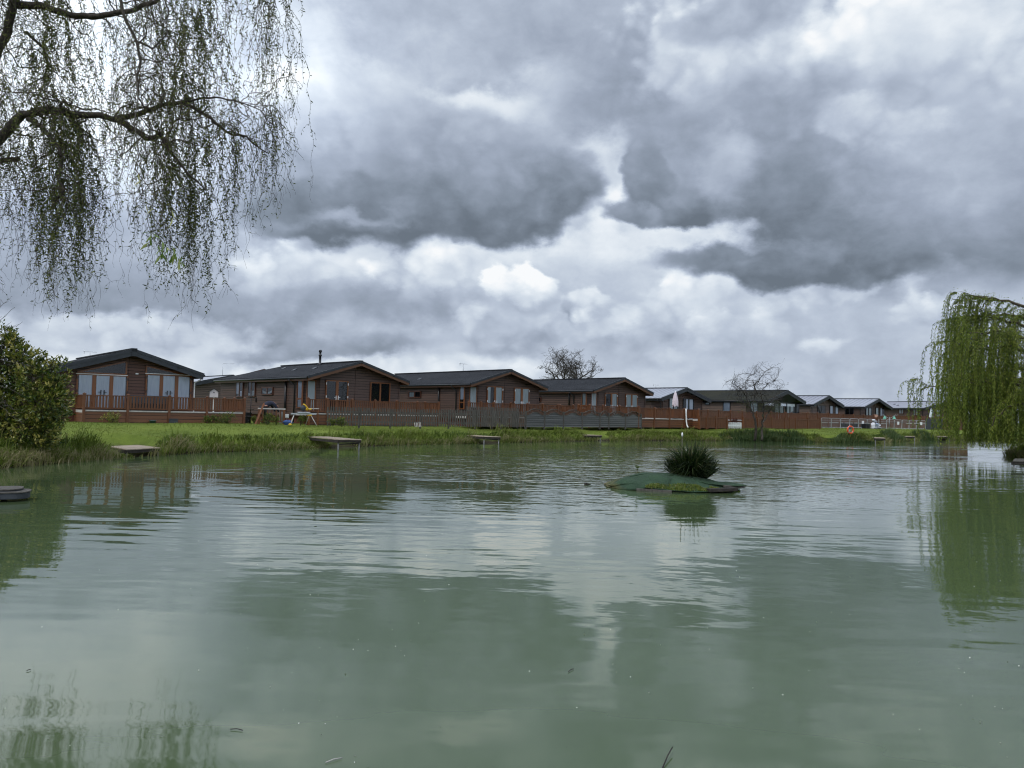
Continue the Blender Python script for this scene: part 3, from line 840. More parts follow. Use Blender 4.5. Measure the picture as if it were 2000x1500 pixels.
l4 = Lodge(1220.5, 738.5, 57.5, 40, 'fourth lodge from the left, under the bare oak, behind the trellis-topped fence', L=13)
l4.window('side', 1046, 775.5, 1057.5, 785, 1, frame='frame_red')
l4.pipe(1112.5, 762, 792, rad=.06); l4.gutterpipe(1122)
l4.window('side', 1137, 767, 1146, 800, 1, transom=792, cur=[(.05, .95, 0, 1)], mat='net')
l4.window('chamfer', 1154, 767, 1166, 793, 1, cur=[(.05, .95, 0, 1)], mat='net', bottom=.7)
l4.window('front', 1181, 767.5, 1205, 800, 2, door=True, hinges=True, cur=[(.58, 1, .0, .97)], mat='net', bottom=.62)
l4.window('front', 1221, 769.5, 1244, 800, 2, door=True, hinges=True, cur=[(.02, .44, .0, .97), (.56, 1, .0, .97)], mat='net', bottom=.62)
l4.vent(6.5, 1.8)

l5 = Lodge(1342, 757.5, 69, 36, 'lodge with pale ribbed roof behind the closed parasol', fascia='fascia_dark', roof='sheet', frame='frame_dark', L=10, over=.8)
l5.gutterpipe(1292)
l5.window('front', 1306, 777, 1324, 795, 2, bottom=1.5, cur=[(.05, .95, 0, 1)], mat='net')
l5.window('front', 1333.5, 778.5, 1354.5, 810, 2, door=True, cur=[(.25, .48, 0, 1), (.62, .95, 0, 1)], bottom=.62)
l5.vent(4, 2.3); l5.aerial(0, 0, 3, .3)

l6 = Lodge(1538.5, 762.5, 73, 40, 'lodge with mossy dark roof and deep porch behind the hawthorn', fascia='fascia_dark', roof='tile_moss', wall='clad_grey', frame='frame_dark', L=13.5, porch=1.9, chamfer=0, over=.7)
l6.window('side', 1377.5, 780.5, 1386.5, 790.5, 1, cur=[(.1, .9, .1, .9)], mat='net')
l6.window('side', 1412.5, 781.5, 1427, 806, 1, cur=[(0, 1, 0, 1)])
l6.window('side', 1466, 783, 1481, 808, 1, cur=[(0, 1, 0, 1)], mat='net')
l6.window('front', 1512, 786, 1530, 812, 2, bottom=.62, cur=[(0, 1, .0, 1)], mat='net', door=True)
l6.window('front', 1533, 786, 1560, 812, 3, bottom=.62, cur=[(0, .6, .0, 1)], mat='net', door=True)
for x in (-2.9, -1.0, 1.1, 2.9):
    b = MB(); b.box(x - .06, .0, 0, x + .06, .12, l6.ze - .08); b.build('porch_post', M['fascia_dark'], l6.e)
b = MB(); b.box(-2.95, .01, l6.ze - .22, 2.95, .11, l6.ze - .08); b.build('porch_beam', M['fascia_dark'], l6.e)
b = MB(); b.grid(lambda i, j: (-2.8 + 1.7 * i, .05 + .01 * math.sin(i * 30), l6.ze - .24 - .25 * j), 20, 2); b.build('blind', M['curtain'], l6.e)
b = MB(); b.grid(lambda i, j: (.1 + 2.5 * i, .05 + .01 * math.sin(i * 30), l6.ze - .24 - .25 * j), 20, 2); b.build('blind', M['curtain'], l6.e)

l7 = Lodge(1620, 773, 85, 40, 'lodge with lilac-grey roof and narrow white-curtained windows, just right of the hawthorn', fascia='fascia_dark', roof='sheet_far', wall='clad_grey', frame='frame_dark', L=11, over=.6, chamfer=0)
l7.gutterpipe(1587)
l7.window('front', 1596, 792, 1611, 812, 2, bottom=.62)
l7.window('front', 1620, 792, 1626.5, 808, 1, bottom=1.1, cur=[(0, 1, 0, 1)])
l7.window('front', 1630.5, 792.5, 1636.5, 808, 1, bottom=1.1, cur=[(0, 1, 0, 1)])
l7.flue(4.5, .35)
l8 = Lodge(1717, 779, 93, 38, 'lodge with ribbed pale roof and dark recessed porch, above the heap of sacks', fascia='fascia_dark', roof='sheet', wall='clad', frame='frame_dark', L=11, over=.7, chamfer=0)
l8.window('side', 1651, 793, 1668, 812, 2)
l8.window('front', 1690, 795, 1702, 812, 2, bottom=.9, cur=[(.1, .4, .2, 1), (.6, .95, 0, .9)], mat='net')
l8.window('front', 1709.5, 796, 1715.5, 814, 1, bottom=.62, cur=[(0, 1, 0, 1)], mat='net')
l8.window('front', 1718, 796, 1726, 812, 1, bottom=.9, cur=[(.1, .5, 0, 1)])
l8.gutterpipe(1681)
l9 = Lodge(1853, 783.5, 100, 9, 'farthest lodge, long pale roof with flue, half hidden by the weeping willow', fascia='fascia_dark', roof='sheet_far', wall='clad', frame='frame_red', L=11.5, ho=3.5, hw=3.2, drop=.95, chamfer=0)
l9.window('side', 1756, 797, 1765.5, 808.5, 2, cur=[(0, .4, 0, 1), (.6, 1, 0, 1)], mat='net')
l9.window('side', 1784, 797, 1794, 812, 2, cur=[(0, .45, 0, 1), (.55, 1, 0, 1)], mat='net')
l9.window('front', 1815, 799, 1824, 814, 1, bottom=.9, cur=[(0, 1, 0, 1)])
l9.window('front', 1828, 800, 1836, 814, 1, bottom=.9, cur=[(0, 1, 0, 1)])
l9.window('front', 1851, 801, 1857, 814, 1, bottom=.9, cur=[(0, 1, 0, 1)], mat='net')
l9.window('front', 1862, 801, 1875, 816, 2, bottom=.7, cur=[(0, .4, 0, 1), (.55, 1, 0, 1)], mat='net')
l9.flue(6, .75, .1); l9.vent(8, 1.6); l9.vent(6.4, 2.2); l9.gutterpipe(1803)
l9.aerial(0, 0, 9.5, 1.6, 'rod')

# grey lodge glimpsed between the first two
lb = Lodge(455, 733, 66, 40, 'small grey-green lodge glimpsed between the two nearest brown lodges', fascia='fascia_dark', roof='sheet', wall='clad_grey', frame='frame_dark', L=9, chamfer=0, group=None, drop=.75)
lb.aerial(0, 0, 2.0, 1.1, 'rod')
for q in (3.0, 5.2):
    b = MB(); b.box(-3.08, q, 1.3, -3.0, q + 1.0, 2.3); f_ = b.build('window', M['frame_dark'], lb.e)
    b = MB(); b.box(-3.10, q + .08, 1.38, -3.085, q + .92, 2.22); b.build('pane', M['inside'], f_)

# ------------------------------------------------------------------ decks with railings
def deck(l, tf, xs, yr, label, zf=.60, zr=None, hr=.85, s0=None, back_r=0.0, back_l=0.0, skirt=True, gap=False, side_skip=False, group='raised decks with chestnut railings', below=None, pitch=.125):
    """deck in front of a lodge: front edge tf metres before the gable, posts at the sight lines xs"""
    e = empty('railed_deck', l.o, l.rot, label, 'deck', group)
    RI = Matrix.Rotation(-l.rot, 3, 'Z'); o = RI @ (CO - l.o)
    def hit(px, py, y):
        d = RI @ ray(px, py); t = (y - o.y) / d.y; return o + d * t
    y = -tf
    ss = [hit(x, yr, y).x for x in xs]
    if zr is None: zr = sum(hit(x, yr if not isinstance(yr, (list, tuple)) else yr[0], y).z for x in xs[:1])
    z0, z1 = zf, zr
    b = MB(); b.box(ss[0] - .02, y + .03, z0 - .12, ss[-1] + .02, -.02 + l.porch, z0); b.build('floor', M['trim'], e)
    b = MB(); b.box(ss[0] - .03, y - .02, z0 - .04, ss[-1] + .03, y + .028, z0 + .012); b.build('edge_trim', M['trim'], e)
    def post(x, yy, h=None):
        b = MB(); h = h or z1
        b.box(x - .055, yy - .055, -.05, x + .055, yy + .055, h + .05)
        b.box(x - .07, yy - .07, h + .05, x + .07, yy + .07, h + .075)
        b.add([(x - .06, yy - .06, h + .075), (x + .06, yy - .06, h + .075), (x + .06, yy + .06, h + .075), (x - .06, yy + .06, h + .075), (x, yy, h + .12)],
              [(0, 1, 4), (1, 2, 4), (2, 3, 4), (3, 0, 4)])
        b.build('post', M['rail'], e)
    def panel(a, c):
        a, c = Vector(a), Vector(c); n = (c - a); ln = n.length; d = n / ln
        b = MB()
        b.bar(a + d * .06 + Vector((0, 0, z1)), c - d * .06 + Vector((0, 0, z1)), .07, .045)
        b.bar(a + d * .06 + Vector((0, 0, z0 + .10)), c - d * .06 + Vector((0, 0, z0 + .10)), .05, .06)
        k = max(2, int((ln - .1) / pitch)); st = (ln - .11) / k
        for i in range(k):
            p = a + d * (.055 + st * (i + .5)); 
            b.bar(p + Vector((0, 0, z0 + .13)), p + Vector((0, 0, z1 - .022)), .022, .075, up=d)
        b.build('railing', M['rail'], e)
    def skirtp(a, c):
        a, c = Vector(a), Vector(c); d = (c - a).normalized()
        b = MB(); b.bar(a + d * .06 + Vector((0, 0, (z0 - .07) / 2)), c - d * .06 + Vector((0, 0, (z0 - .07) / 2)), .03, z0 - .05)
        b.build('skirt_panel', M['skirt'], e)
    for x in ss: post(x, y)
    for i in range(len(ss) - 1):
        panel((ss[i], y, 0), (ss[i + 1], y, 0))
        if skirt: skirtp((ss[i], y + .02, 0), (ss[i + 1], y + .02, 0))
    bl = (-l.hw - .0) if False else None
    for sx, bk in ((ss[0], back_l), (ss[-1], back_r)):
        yb = bk if bk is not None else 0
        if yb - y > .5:
            n = max(1, round((yb - y) / 1.6))
            for i in range(n):
                ya, yc = y + (yb - y) * i / n, y + (yb - y) * (i + 1) / n
                panel((sx, ya, 0), (sx, yc, 0)); 
                if skirt: skirtp((sx, ya, 0), (sx, yc, 0))
                post(sx, yc)
    return e, ss, z0, z1, y
d1 = deck(l1, 1.7, [165, 250.5, 331.5, 405, 478], 771.5, 'wide deck of the nearest lodge with boarded skirt and white floor edge', zf=.56, back_r=1.2, back_l=.0)
d2 = deck(l2, 1.4, [602, 640, 688.5, 733, 775.5, 816, 857], 780, 'deck of the second lodge, rising above the right end of the picket fence gate', zf=.6, back_l=-.9, back_r=0)
d3 = deck(l3, 1.3, [916, 940, 964.5, 998, 1030, 1060.5, 1090, 1120], 786.5, 'deck of the third lodge behind the picket fence and first trellis panels', zf=.6, back_l=-.9, back_r=0)
d4 = deck(l4, 2.0, [1152, 1178, 1211, 1247], 792.5, 'deck of the fourth lodge behind the trellis-topped fence', zf=.6, back_l=-.9, back_r=0)
d5 = deck(l5, 6.2, [1249, 1278.5, 1308, 1337, 1365], 797, 'deck of the pale-roofed lodge with boarded skirt, white hose hanging from its rail', zf=.68, back_l=0, back_r=0)
d6 = deck(l6, 2.6, [1365, 1383, 1404, 1427, 1450, 1478, 1506, 1535, 1576], 801.5, 'deck of the porch lodge, seen through and beside the hawthorn', zf=.68, back_l=.5, back_r=.5)
d7 = deck(l7, 2.2, [1578, 1597, 1618, 1639], 806.5, 'deck of the lilac-roofed lodge above the barriers', zf=.6, back_l=.5, back_r=.5)
d8 = deck(l8, 2.4, [1640, 1648, 1667, 1687, 1706, 1734], 809.5, 'deck of the lodge with the recessed porch above the sacks', zf=.6, back_l=1.5, back_r=.5)
d9 = deck(l9, 3.0, [1800, 1835, 1868, 1888], 813.5, 'deck of the farthest lodge beside the willow', zf=.7, back_l=3, back_r=.5)

# ------------------------------------------------------------------ frames along a line between two ground points
class Line:
    def __init__(s, pxa, Ya, pxb, Yb, name, label, cat, group=None):
        a, b = at_y(pxa, 830, Ya), at_y(pxb, 833, Yb)
        s.a = Vector((a.x, a.y, 0)); d = Vector((b.x - a.x, b.y - a.y, 0)); s.len = d.length; s.rot = math.atan2(d.y, d.x)
        s.z = G - .02
        s.e = empty(name, (s.a.x, s.a.y, s.z), s.rot, label, cat, group)
    def x(s, px):
        RI = Matrix.Rotation(-s.rot, 3, 'Z'); o = RI @ (CO - Vector((s.a.x, s.a.y, s.z))); d = RI @ ray(px, 815)
        return (o + d * (-o.y / d.y)).x

def pickets(ln, h, x0=0, x1=None, y=0, pitch=.118, w=.075, mat='oldwood', top='round', lean=.0):
    x1 = x1 or ln.len
    n = int((x1 - x0) / pitch)
    for bay in range(max(1, round((x1 - x0) / 1.8))):
        nb = max(1, round((x1 - x0) / 1.8)); xa, xb = x0 + (x1 - x0) * bay / nb, x0 + (x1 - x0) * (bay + 1) / nb
        b = MB(); b.box(xa, y + .012, .2, xb, y + .045, .28); b.box(xa, y + .012, h - .28, xb, y + .045, h - .20)
        k = int((xb - xa) / pitch); dz = random.uniform(-.012, .012)
        for i in range(k):
            x = xa + (xb - xa) * (i + .5) / k; t = random.gauss(0, .009); hh = h + random.uniform(-.02, .015) + dz; bt = random.uniform(.01, .05)
            b.prism([(x - w / 2, y, bt), (x + w / 2, y, bt), (x + w / 2 + t, y, hh - .04), (x + w / 4 + t, y, hh), (x - w / 4 + t, y, hh), (x - w / 2 + t, y, hh - .04)], (0, .014, 0))
        b.build('picket_panel', M[mat], ln.e)
        b = MB(); b.box(xb - .04, y + .046, -.1, xb + .04, y + .12, h - .05); b.build('post', M[mat], ln.e)
pk = Line(637, 39.2, 1027, 47.3, 'picket_fence', 'long weathered grey picket fence along the back of the lawn', 'fence')
pickets(pk, 1.0, pitch=.145, w=.082)
pk2 = Line(910, 46.0, 1012, 47.9, 'picket_fence', 'short grey picket length just behind the long picket fence', 'fence')
pickets(pk2, 1.22)
# pale stakes leaning on the long fence
e = empty('stake_bundle', at_y(815, 831, 42.5) * 1.0, pk.rot, 'few short pale stakes leaning against the picket fence', 'stakes')
e.location.z = G
for k in range(5):
    b = MB(); b.bar((k * .09 - .2, -.12, -.02), (k * .09 - .2 + random.uniform(-.02, .02), -.03, .24 + random.uniform(-.03, .03)), .05, .02, up=(1, 0, 0)); b.build('stake', M['trim'], e)

tf_ = Line(1027, 47.4, 1253, 56.6, 'trellis_fence', 'grey board fence with seven arched trellis-topped panels', 'fence')
bx = [tf_.x(p) for p in (1027, 1063.5, 1100.5, 1137, 1171.5, 1189, 1221.5, 1252.5)]
for i in range(len(bx)):
    b = MB(); b.box(bx[i] - .045, -.045, -.1, bx[i] + .045, .045, 1.02); b.box(bx[i] - .06, -.06, 1.02, bx[i] + .06, .06, 1.045); b.build('post', M['oldwood'], tf_.e)
for i in range(len(bx) - 1):
    xa, xb = bx[i] + .05, bx[i + 1] - .05; w = xb - xa
    lo = lambda t: .80 + .18 * max(0, math.sin(math.pi * min(1, max(0, (t - .15) / .7)))) ** 1.3
    hi = lambda t: .97 + .22 * math.sin(math.pi * t) ** 1.2
    b = MB(); nb = 12
    pts = [(xa, 0, .04)] + [(xb, 0, .04)] + [(xa + w * (1 - k / nb), 0, lo(1 - k / nb) - .02) for k in range(nb + 1)]
    b.prism(pts, (0, .018, 0)); 
    for q in range(5): b.bar((xa, -.008, .10 + q * .15), (xb, -.008, .10 + q * .15), .02, .11)
    pn_ = b.build('board_panel', M['greywood'], tf_.e)
    b = MB()
    for fnc in (lo, hi):
        for k in range(nb): b.bar((xa + w * k / nb, -.01, fnc(k / nb)), (xa + w * (k + 1) / nb, -.01, fnc((k + 1) / nb)), .045, .035)
    b.bar((xa, -.01, lo(0)), (xa, -.01, hi(0)), .04, .03, up=(1, 0, 0)); b.bar((xb, -.01, lo(1)), (xb, -.01, hi(1)), .04, .03, up=(1, 0, 0))
    b.build('arched_frame', M['oldwood'], tf_.e)
    b = MB(); m_ = int(w / .11)
    for k in range(-3, m_ + 4):
        for sg in (-1, 1):
            # short diagonal laths clipped to the band between the two arches
            x_0 = xa + w * k / m_
            seg = []
            for q in range(9):
                x_ = x_0 + sg * (q * .03); t = (x_ - xa) / w; z = .80 + q * .05
                if 0 <= t <= 1 and lo(t) <= z <= hi(t): seg.append((x_, -.004 + .008 * (sg > 0), z))
            if len(seg) > 1: b.bar(seg[0], seg[-1], .008, .016, up=(0, 1, 0))
    if b.v: b.build('trellis', M['oldwood'], tf_.e)

# low chestnut fences at the back of the far lawn
lf = Line(1365, 59.6, 1603, 71.5, 'composite_fence', 'low chestnut composite fence behind the hawthorn', 'fence')
ps = [lf.x(p) for p in (1367, 1380, 1398.5, 1420)] ; ps2 = [lf.x(p) for p in (1452, 1480, 1508, 1533, 1542, 1554, 1578, 1602)]
for grp in (ps, ps2):
    for x in grp:
        b = MB(); b.box(x - .055, -.055, -.05, x + .055, .055, .98); b.box(x - .07, -.07, .98, x + .07, .07, 1.01); b.build('post', M['rail'], lf.e)
    for a, c in zip(grp, grp[1:]):
        b = MB(); b.box(a + .06, -.03, .86, c - .06, .03, .92); b.box(a + .06, -.02, .08, c - .06, .02, .14)
        k = max(2, int((c - a) / .125))
        for i in range(k):
            x = a + .06 + (c - a - .12) * (i + .5) / k; b.box(x - .045, -.012, .12, x + .045, .012, .88)
        b.build('railing', M['rail'], lf.e)
wp = Line(1423, 62.3, 1449, 63.5, 'picket_fence', 'short white picket panel with a dark red shrub behind', 'fence')
pickets(wp, .55, pitch=.14, mat='white')
# steel barriers
def barrier(px0, Y0, px1, Y1, label, sign=False):
    ln = Line(px0, Y0, px1, Y1, 'crowd_barrier', label, 'barrier', 'galvanised barriers along the far lawn')
    w = ln.len - .08; h = 1.08
    c = .12
    b = MB(); b.tube([(0, 0, .12), (0, 0, h - c), (c * .3, 0, h - c * .3), (c, 0, h), (w - c, 0, h), (w - c * .3, 0, h - c * .3), (w, 0, h - c), (w, 0, .12), (0, 0, .12)], .026, 6)
    fr = b.build('frame', M['metal'], ln.e)
    b = MB(); n = int(w / .11)
    for i in range(1, n): b.tube([(w * i / n, 0, .12), (w * i / n, 0, h)], .006, 4, cap=False)
    b.tube([(0, 0, h - .22), (w, 0, h - .22)], .012, 5)
    b.build('bars', M['metal'], ln.e)
    for x in (.25, w - .25):
        b = MB(); b.tube([(x, -.3, .0), (x, -.12, .10), (x, .12, .10), (x, .3, .0)], .018, 5); b.build('foot', M['metal'], ln.e)
    if sign:
        b = MB(); b.box(w * .35, -.035, h - .55, w * .62, -.022, h - .2); b.build('notice_board', M['white'], ln.e)
bp_ = [1604, 1624, 1642, 1660, 1677, 1694, 1716, 1732, 1747, 1762, 1776, 1790, 1808]
names = ['leftmost barrier, against the low chestnut fence', 'second barrier from the left end, over dark crates', 'barrier left of the life ring', 'barrier directly behind the life ring',
         'barrier with a pale notice, right of the life ring', 'barrier whose right end is hidden by the sacks', 'barrier starting just right of the sacks', 'barrier two right of the sacks',
         'barrier with a notice near the middle of the right run', 'barrier between the two barriers with notices', 'barrier third from the right end', 'barrier second from the right end', 'x']
for i in range(12):
    Ya = 80 + (bp_[i] - 1604) * .055; Yb = 80 + (bp_[i + 1] - 1604) * .055
    lab = names[i] if i < 11 else 'rightmost barrier with a pale notice, next to the grey fence panel'
    barrier(bp_[i], Ya, bp_[i + 1], Yb, 'galvanised steel ' + lab, sign=i in (4, 8, 11))
gp_ = Line(1808.5, 91.6, 1842, 93.5, 'panel_fence', 'solid dark grey fence panel right of the barriers', 'fence')
b = MB(); b.box(0, -.02, .02, gp_.len, .02, 1.35); b.build('panel', M['steel_grey'], gp_.e)
for x in (0, gp_.len / 2, gp_.len):
    b = MB(); b.box(x - .05, -.05, 0, x + .05, .05, 1.4); b.build('post', M['steel_grey'], gp_.e)
gp2 = Line(1843, 92, 1885, 94, 'composite_fence', 'chestnut fence panel seen through the willow fronds', 'fence')
b = MB(); b.box(0, -.02, .02, gp2.len, .02, 1.15); b.build('panel', M['skirt'], gp2.e)
for x in (0, gp2.len / 2, gp2.len):
    b = MB(); b.box(x - .05, -.05, 0, x + .05, .05, 1.25); b.build('post', M['rail'], gp2.e)

# ------------------------------------------------------------------ vegetation materials
M['bark'] = pm('dark_bark', (.016, .013, .010), (.060, .048, .036), 9, .9, (3, 3, .6), bump=.02)
M['twig'] = pm('brown_twig', (.030, .022, .014), (.060, .045, .026), 5, .8)
M['twig_pale'] = pm('grey_twig', (.07, .062, .050), (.12, .105, .085), 5, .8)
M['oak_twig'] = pm('oak_bark', (.035, .030, .026), (.070, .060, .050), 3, .9)
M['leaf_curl'] = tinted('curly_willow_leaf', [(0, (.035, .055, .010)), (.6, (.095, .115, .022)), (1, (.18, .19, .045))], .5, .4)
M['leaf_willow'] = tinted('weeping_willow_leaf', [(0, (.060, .095, .012)), (.5, (.150, .205, .024)), (1, (.31, .35, .060))], .5, .45)
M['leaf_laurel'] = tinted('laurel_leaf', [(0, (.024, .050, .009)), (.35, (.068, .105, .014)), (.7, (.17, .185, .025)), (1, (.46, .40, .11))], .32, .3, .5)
M['leaf_small'] = tinted('shrub_leaf', [(0, (.035, .065, .012)), (.6, (.10, .14, .022)), (1, (.26, .24, .05))], .5, .3)
M['grass_bank'] = tinted('bank_grass', [(0, (.026, .044, .010)), (.35, (.075, .115, .020)), (.65, (.155, .205, .030)), (.85, (.22, .21, .075)), (1, (.32, .28, .15))], .6, .35)
M['grass_lawn'] = tinted('lawn_grass', [(0, (.070, .105, .016)), (.5, (.13, .17, .027)), (1, (.22, .235, .05))], .6, .35)
M['reed'] = tinted('reed_leaf', [(0, (.020, .040, .012)), (.5, (.048, .085, .024)), (.85, (.11, .14, .045)), (1, (.22, .19, .10))], .5, .3)
M['iris'] = tinted('iris_leaf', [(0, (.008, .018, .006)), (.5, (.024, .044, .012)), (.85, (.060, .085, .020)), (1, (.16, .13, .08))], .45, .2)

# ------------------------------------------------------------------ grasses
def resample(pts, step):
    pts = np.array(pts); d = np.r_[0, np.cumsum(np.hypot(*np.diff(pts, axis=0).T))]
    t = np.arange(0, d[-1], step); return np.stack([np.interp(t, d, pts[:, 0]), np.interp(t, d, pts[:, 1])], 1)
def onland(P, H0=0.0):
    z = height(P[:, 0], P[:, 1]); return np.stack([P[:, 0], P[:, 1], z - .02], 1), z
edge = np.array(LEFT[2:] + SH + RIGHT[:5])
def bank(n, off, h, wd, tintf, lean, name, mat, seg=edge, lo=.0, clump=2.2, label=None, thr=.0):
    e2 = resample(seg, .05); k = RNG.integers(0, len(e2), n)
    tang = np.gradient(e2, axis=0); tang /= np.linalg.norm(tang, axis=1, keepdims=True)
    nrm = np.stack([-tang[:, 1], tang[:, 0]], 1)
    P = e2[k] + nrm[k] * RNG.uniform(off[0], off[1], (n, 1)) + RNG.normal(0, .05, (n, 2))
    cn = vnoise(P[:, 0], P[:, 1], clump, 5); c2 = vnoise(P[:, 0], P[:, 1], .55, 6)
    clear = np.ones(n, bool)
    for (qx, qy, qr, qz) in PLATS: clear &= np.hypot(P[:, 0] - qx, P[:, 1] - qy) > qr
    keep = clear & ((c2 * .6 + cn * .4 + RNG.uniform(-.15, .15, n)) > thr)
    P, cn, c2, nr = P[keep], cn[keep], c2[keep], nrm[k][keep]
    n = len(P); P3, z = onland(P)
    H = h * (.45 + .8 * cn * c2 + .5 * c2) * RNG.uniform(.6, 1.15, n)
    ln = RNG.normal(0, .45, (n, 2)) * H[:, None] * lean - nr * (H * lean * .55)[:, None]
    o = blades(name, P3, H, np.full(n, wd) * RNG.uniform(.7, 1.3, n), ln, np.clip(tintf(n, cn, c2), 0, 1), mat)
    return tag(o, kind='stuff', label=label)
bank(46000, (-.10, .9), .34, .026, lambda n, a, b: .22 + .45 * a + .15 * b + RNG.normal(0, .12, n), 1.1, 'bank_grass', M['grass_bank'], label='rough green grass tufts along the pond bank')
bank(24000, (-.22, .30), .42, .020, lambda n, a, b: .62 + .40 * b + RNG.normal(0, .18, n), 1.0, 'dry_grass', M['grass_bank'], clump=3, label='pale dry grass hanging over the water edge', thr=.25)
bank(7000, (.2, 1.1), .56, .03, lambda n, a, b: .45 + .35 * a + RNG.normal(0, .1, n), .9, 'tall_grass', M['grass_bank'], clump=1.5, label='taller bright grass clumps on top of the bank', thr=.62)
# short lawn grass between bank and lodges
n = 150000
t = RNG.uniform(0, 1, n); kk = resample(edge[4:-6], .1); k = RNG.integers(0, len(kk), n)
P = kk[k] + np.array([-.643, .766]) * (RNG.uniform(0.4, 19, (n, 1)) ** 1) + RNG.normal(0, .3, (n, 2))
P3, z = onland(P); ok = z > .3
cn = vnoise(P[:, 0], P[:, 1], 1.6, 8); c2 = vnoise(P[:, 0], P[:, 1], .35, 9)
H = RNG.uniform(.035, .075, n) * (.6 + .8 * c2)
o = blades('lawn_grass', P3[ok], H[ok], np.full(ok.sum(), .022), RNG.normal(0, .02, (ok.sum(), 2)), np.clip(.15 + .5 * cn + .3 * c2 + RNG.normal(0, .12, n), 0, 1)[ok], M['grass_lawn'])
tag(o, kind='stuff', label='short mown grass of the lawn')
# dark reeds under the hawthorn and right of the life ring
def reeds(pxa, pxb, n, h, name, label, off=(-.35, .9), wd=.03, tmu=.4):
    pts = [at_z(px, np.interp(px, [1400, 1520, 1600, 1700, 1790, 1850], [861, 862.5, 864.3, 865.3, 860, 859.5]), 0) for px in np.linspace(pxa, pxb, 12)]
    e2 = resample([(p.x, p.y) for p in pts], .05); k = RNG.integers(0, len(e2), n)
    P = e2[k] + np.array([-.4, .9]) * RNG.uniform(off[0], off[1], (n, 1)) + RNG.normal(0, .08, (n, 2))
    cn = vnoise(P[:, 0], P[:, 1], .9, 3); P3, z = onland(P); P3[:, 2] = np.maximum(P3[:, 2], -.05)
    edge_f = np.clip(np.minimum(k, len(e2) - k) / (len(e2) * .12), .35, 1)
    H = h * (.55 + .6 * cn) * RNG.uniform(.6, 1.1, n) * edge_f
    o = blades(name, P3, H, np.full(n, wd), RNG.normal(0, .28, (n, 2)) * H[:, None], np.clip(tmu + .3 * cn + RNG.normal(0, .15, n), 0, 1), M['reed'])
    return tag(o, kind='stuff', label=label)
reeds(1418, 1585, 5500, .72, 'reeds', 'dark green reed bed at the foot of the hawthorn')
reeds(1612, 1704, 3600, .42, 'reeds', 'reed bed at the water edge below the life ring', tmu=.3)
reeds(1733, 1764, 1500, .75, 'reeds', 'reed clump between two small fishing platforms', tmu=.35)
reeds(1790, 1826, 1500, .65, 'reeds', 'reed clump left of the farthest fishing platform', tmu=.35)
# pale reed stems at the water edge below the laurel
n = 1500
P = resample([(-14.6, 18.2), SH[0], SH[1], SH[2]], .02); P = P[RNG.integers(0, len(P), n)] + RNG.normal(0, .16, (n, 2))
P3 = np.c_[P, np.maximum(height(P[:, 0], P[:, 1]), -.08)]
o = blades('dry_reeds', P3, RNG.uniform(.15, .44, n), np.full(n, .018), RNG.normal(0, .07, (n, 2)), np.clip(RNG.normal(.92, .1, n), 0, 1), M['grass_bank'])
tag(o, kind='stuff', label='straw-coloured reed stems standing below the laurel bush')

# ------------------------------------------------------------------ branching helper
def wander(p, d, ln, seg, curl, grav=0.0, up=0.0):
    """a crooked polyline"""
    p = Vector(p); d = Vector(d).normalized(); out = [p.copy()]; q = max(2, int(ln / seg))
    for i in range(q):
        d = (d + Vector((random.gauss(0, curl), random.gauss(0, curl), random.gauss(0, curl) - grav + up))).normalized()
        p = p + d * (ln / q); out.append(p.copy())
    return out, d
class TwigNet:
    """many thin tubes as one mesh (3 or 4 sided), built with numpy"""
    def __init__(s): s.v = []; s.f = []; s.n = 0
    def tube(s, pts, r0, r1, k=3):
        P = np.array([tuple(p) for p in pts]); m = len(P)
        T = np.gradient(P, axis=0); T /= np.linalg.norm(T, axis=1, keepdims=True) + 1e-9
        A = np.cross(T, np.array([.3, .8, .52])); A /= np.linalg.norm(A, axis=1, keepdims=True) + 1e-9
        B_ = np.cross(T, A); r = np.linspace(r0, r1, m)[:, None]
        a = np.arange(k) * 2 * np.pi / k
        V = (P[:, None] + (A[:, None] * np.cos(a)[None, :, None] + B_[:, None] * np.sin(a)[None, :, None]) * r[:, None]).reshape(-1, 3)
        i = np.arange(m - 1)[:, None] * k; j = np.arange(k)[None]; jn = (j + 1) % k
        Fq = np.stack([i + j, i + jn, i + k + jn, i + k + j], -1).reshape(-1, 4) + s.n
        s.v.append(V); s.f.append(Fq); s.n += len(V)
    def build(s, name, mat, parent=None, loc=None):
        v = np.concatenate(s.v)
        return np_mesh(name, v, np.concatenate(s.f), mat, parent, smooth=True, loc=loc)
def rel(pts, o): return [Vector(p) - Vector(o) for p in pts]

# ------------------------------------------------------------------ curly willow, overhanging from the left
DW_ = 14.4
cw0 = Vector((-12.6, 14.6, 0)); cw0.z = gz(cw0.x, cw0.y) - .1
cw = empty('curly_willow', cw0, 0, 'overhanging curly willow with twisted twigs and small young leaves', 'tree')
tn = TwigNet(); lf_ = Leaves(); trunkn = []
limbs = []
def limb(pix, r0, r1, wob=.0):
    pts = [at_y(x, y, DW_ + dy) for x, y, dy in pix]
    # smooth through the points, add crooked wobble
    out = []
    for a, b_ in zip(pts, pts[1:]):
        kseg = max(2, int((b_ - a).length / .12))
        for q in range(kseg): out.append(a.lerp(b_, q / kseg) + Vector((random.gauss(0, wob), random.gauss(0, wob), random.gauss(0, wob))))
    out.append(pts[-1]); 
    rr_ = [r0 + (r1 - r0) * i / (len(out) - 1) for i in range(len(out))]
    b = MB(); b.tube(rel(out, cw0), rr_, 8); b.build('limb', M['bark'], cw)
    limbs.append((out, rr_)); return out
b = MB()
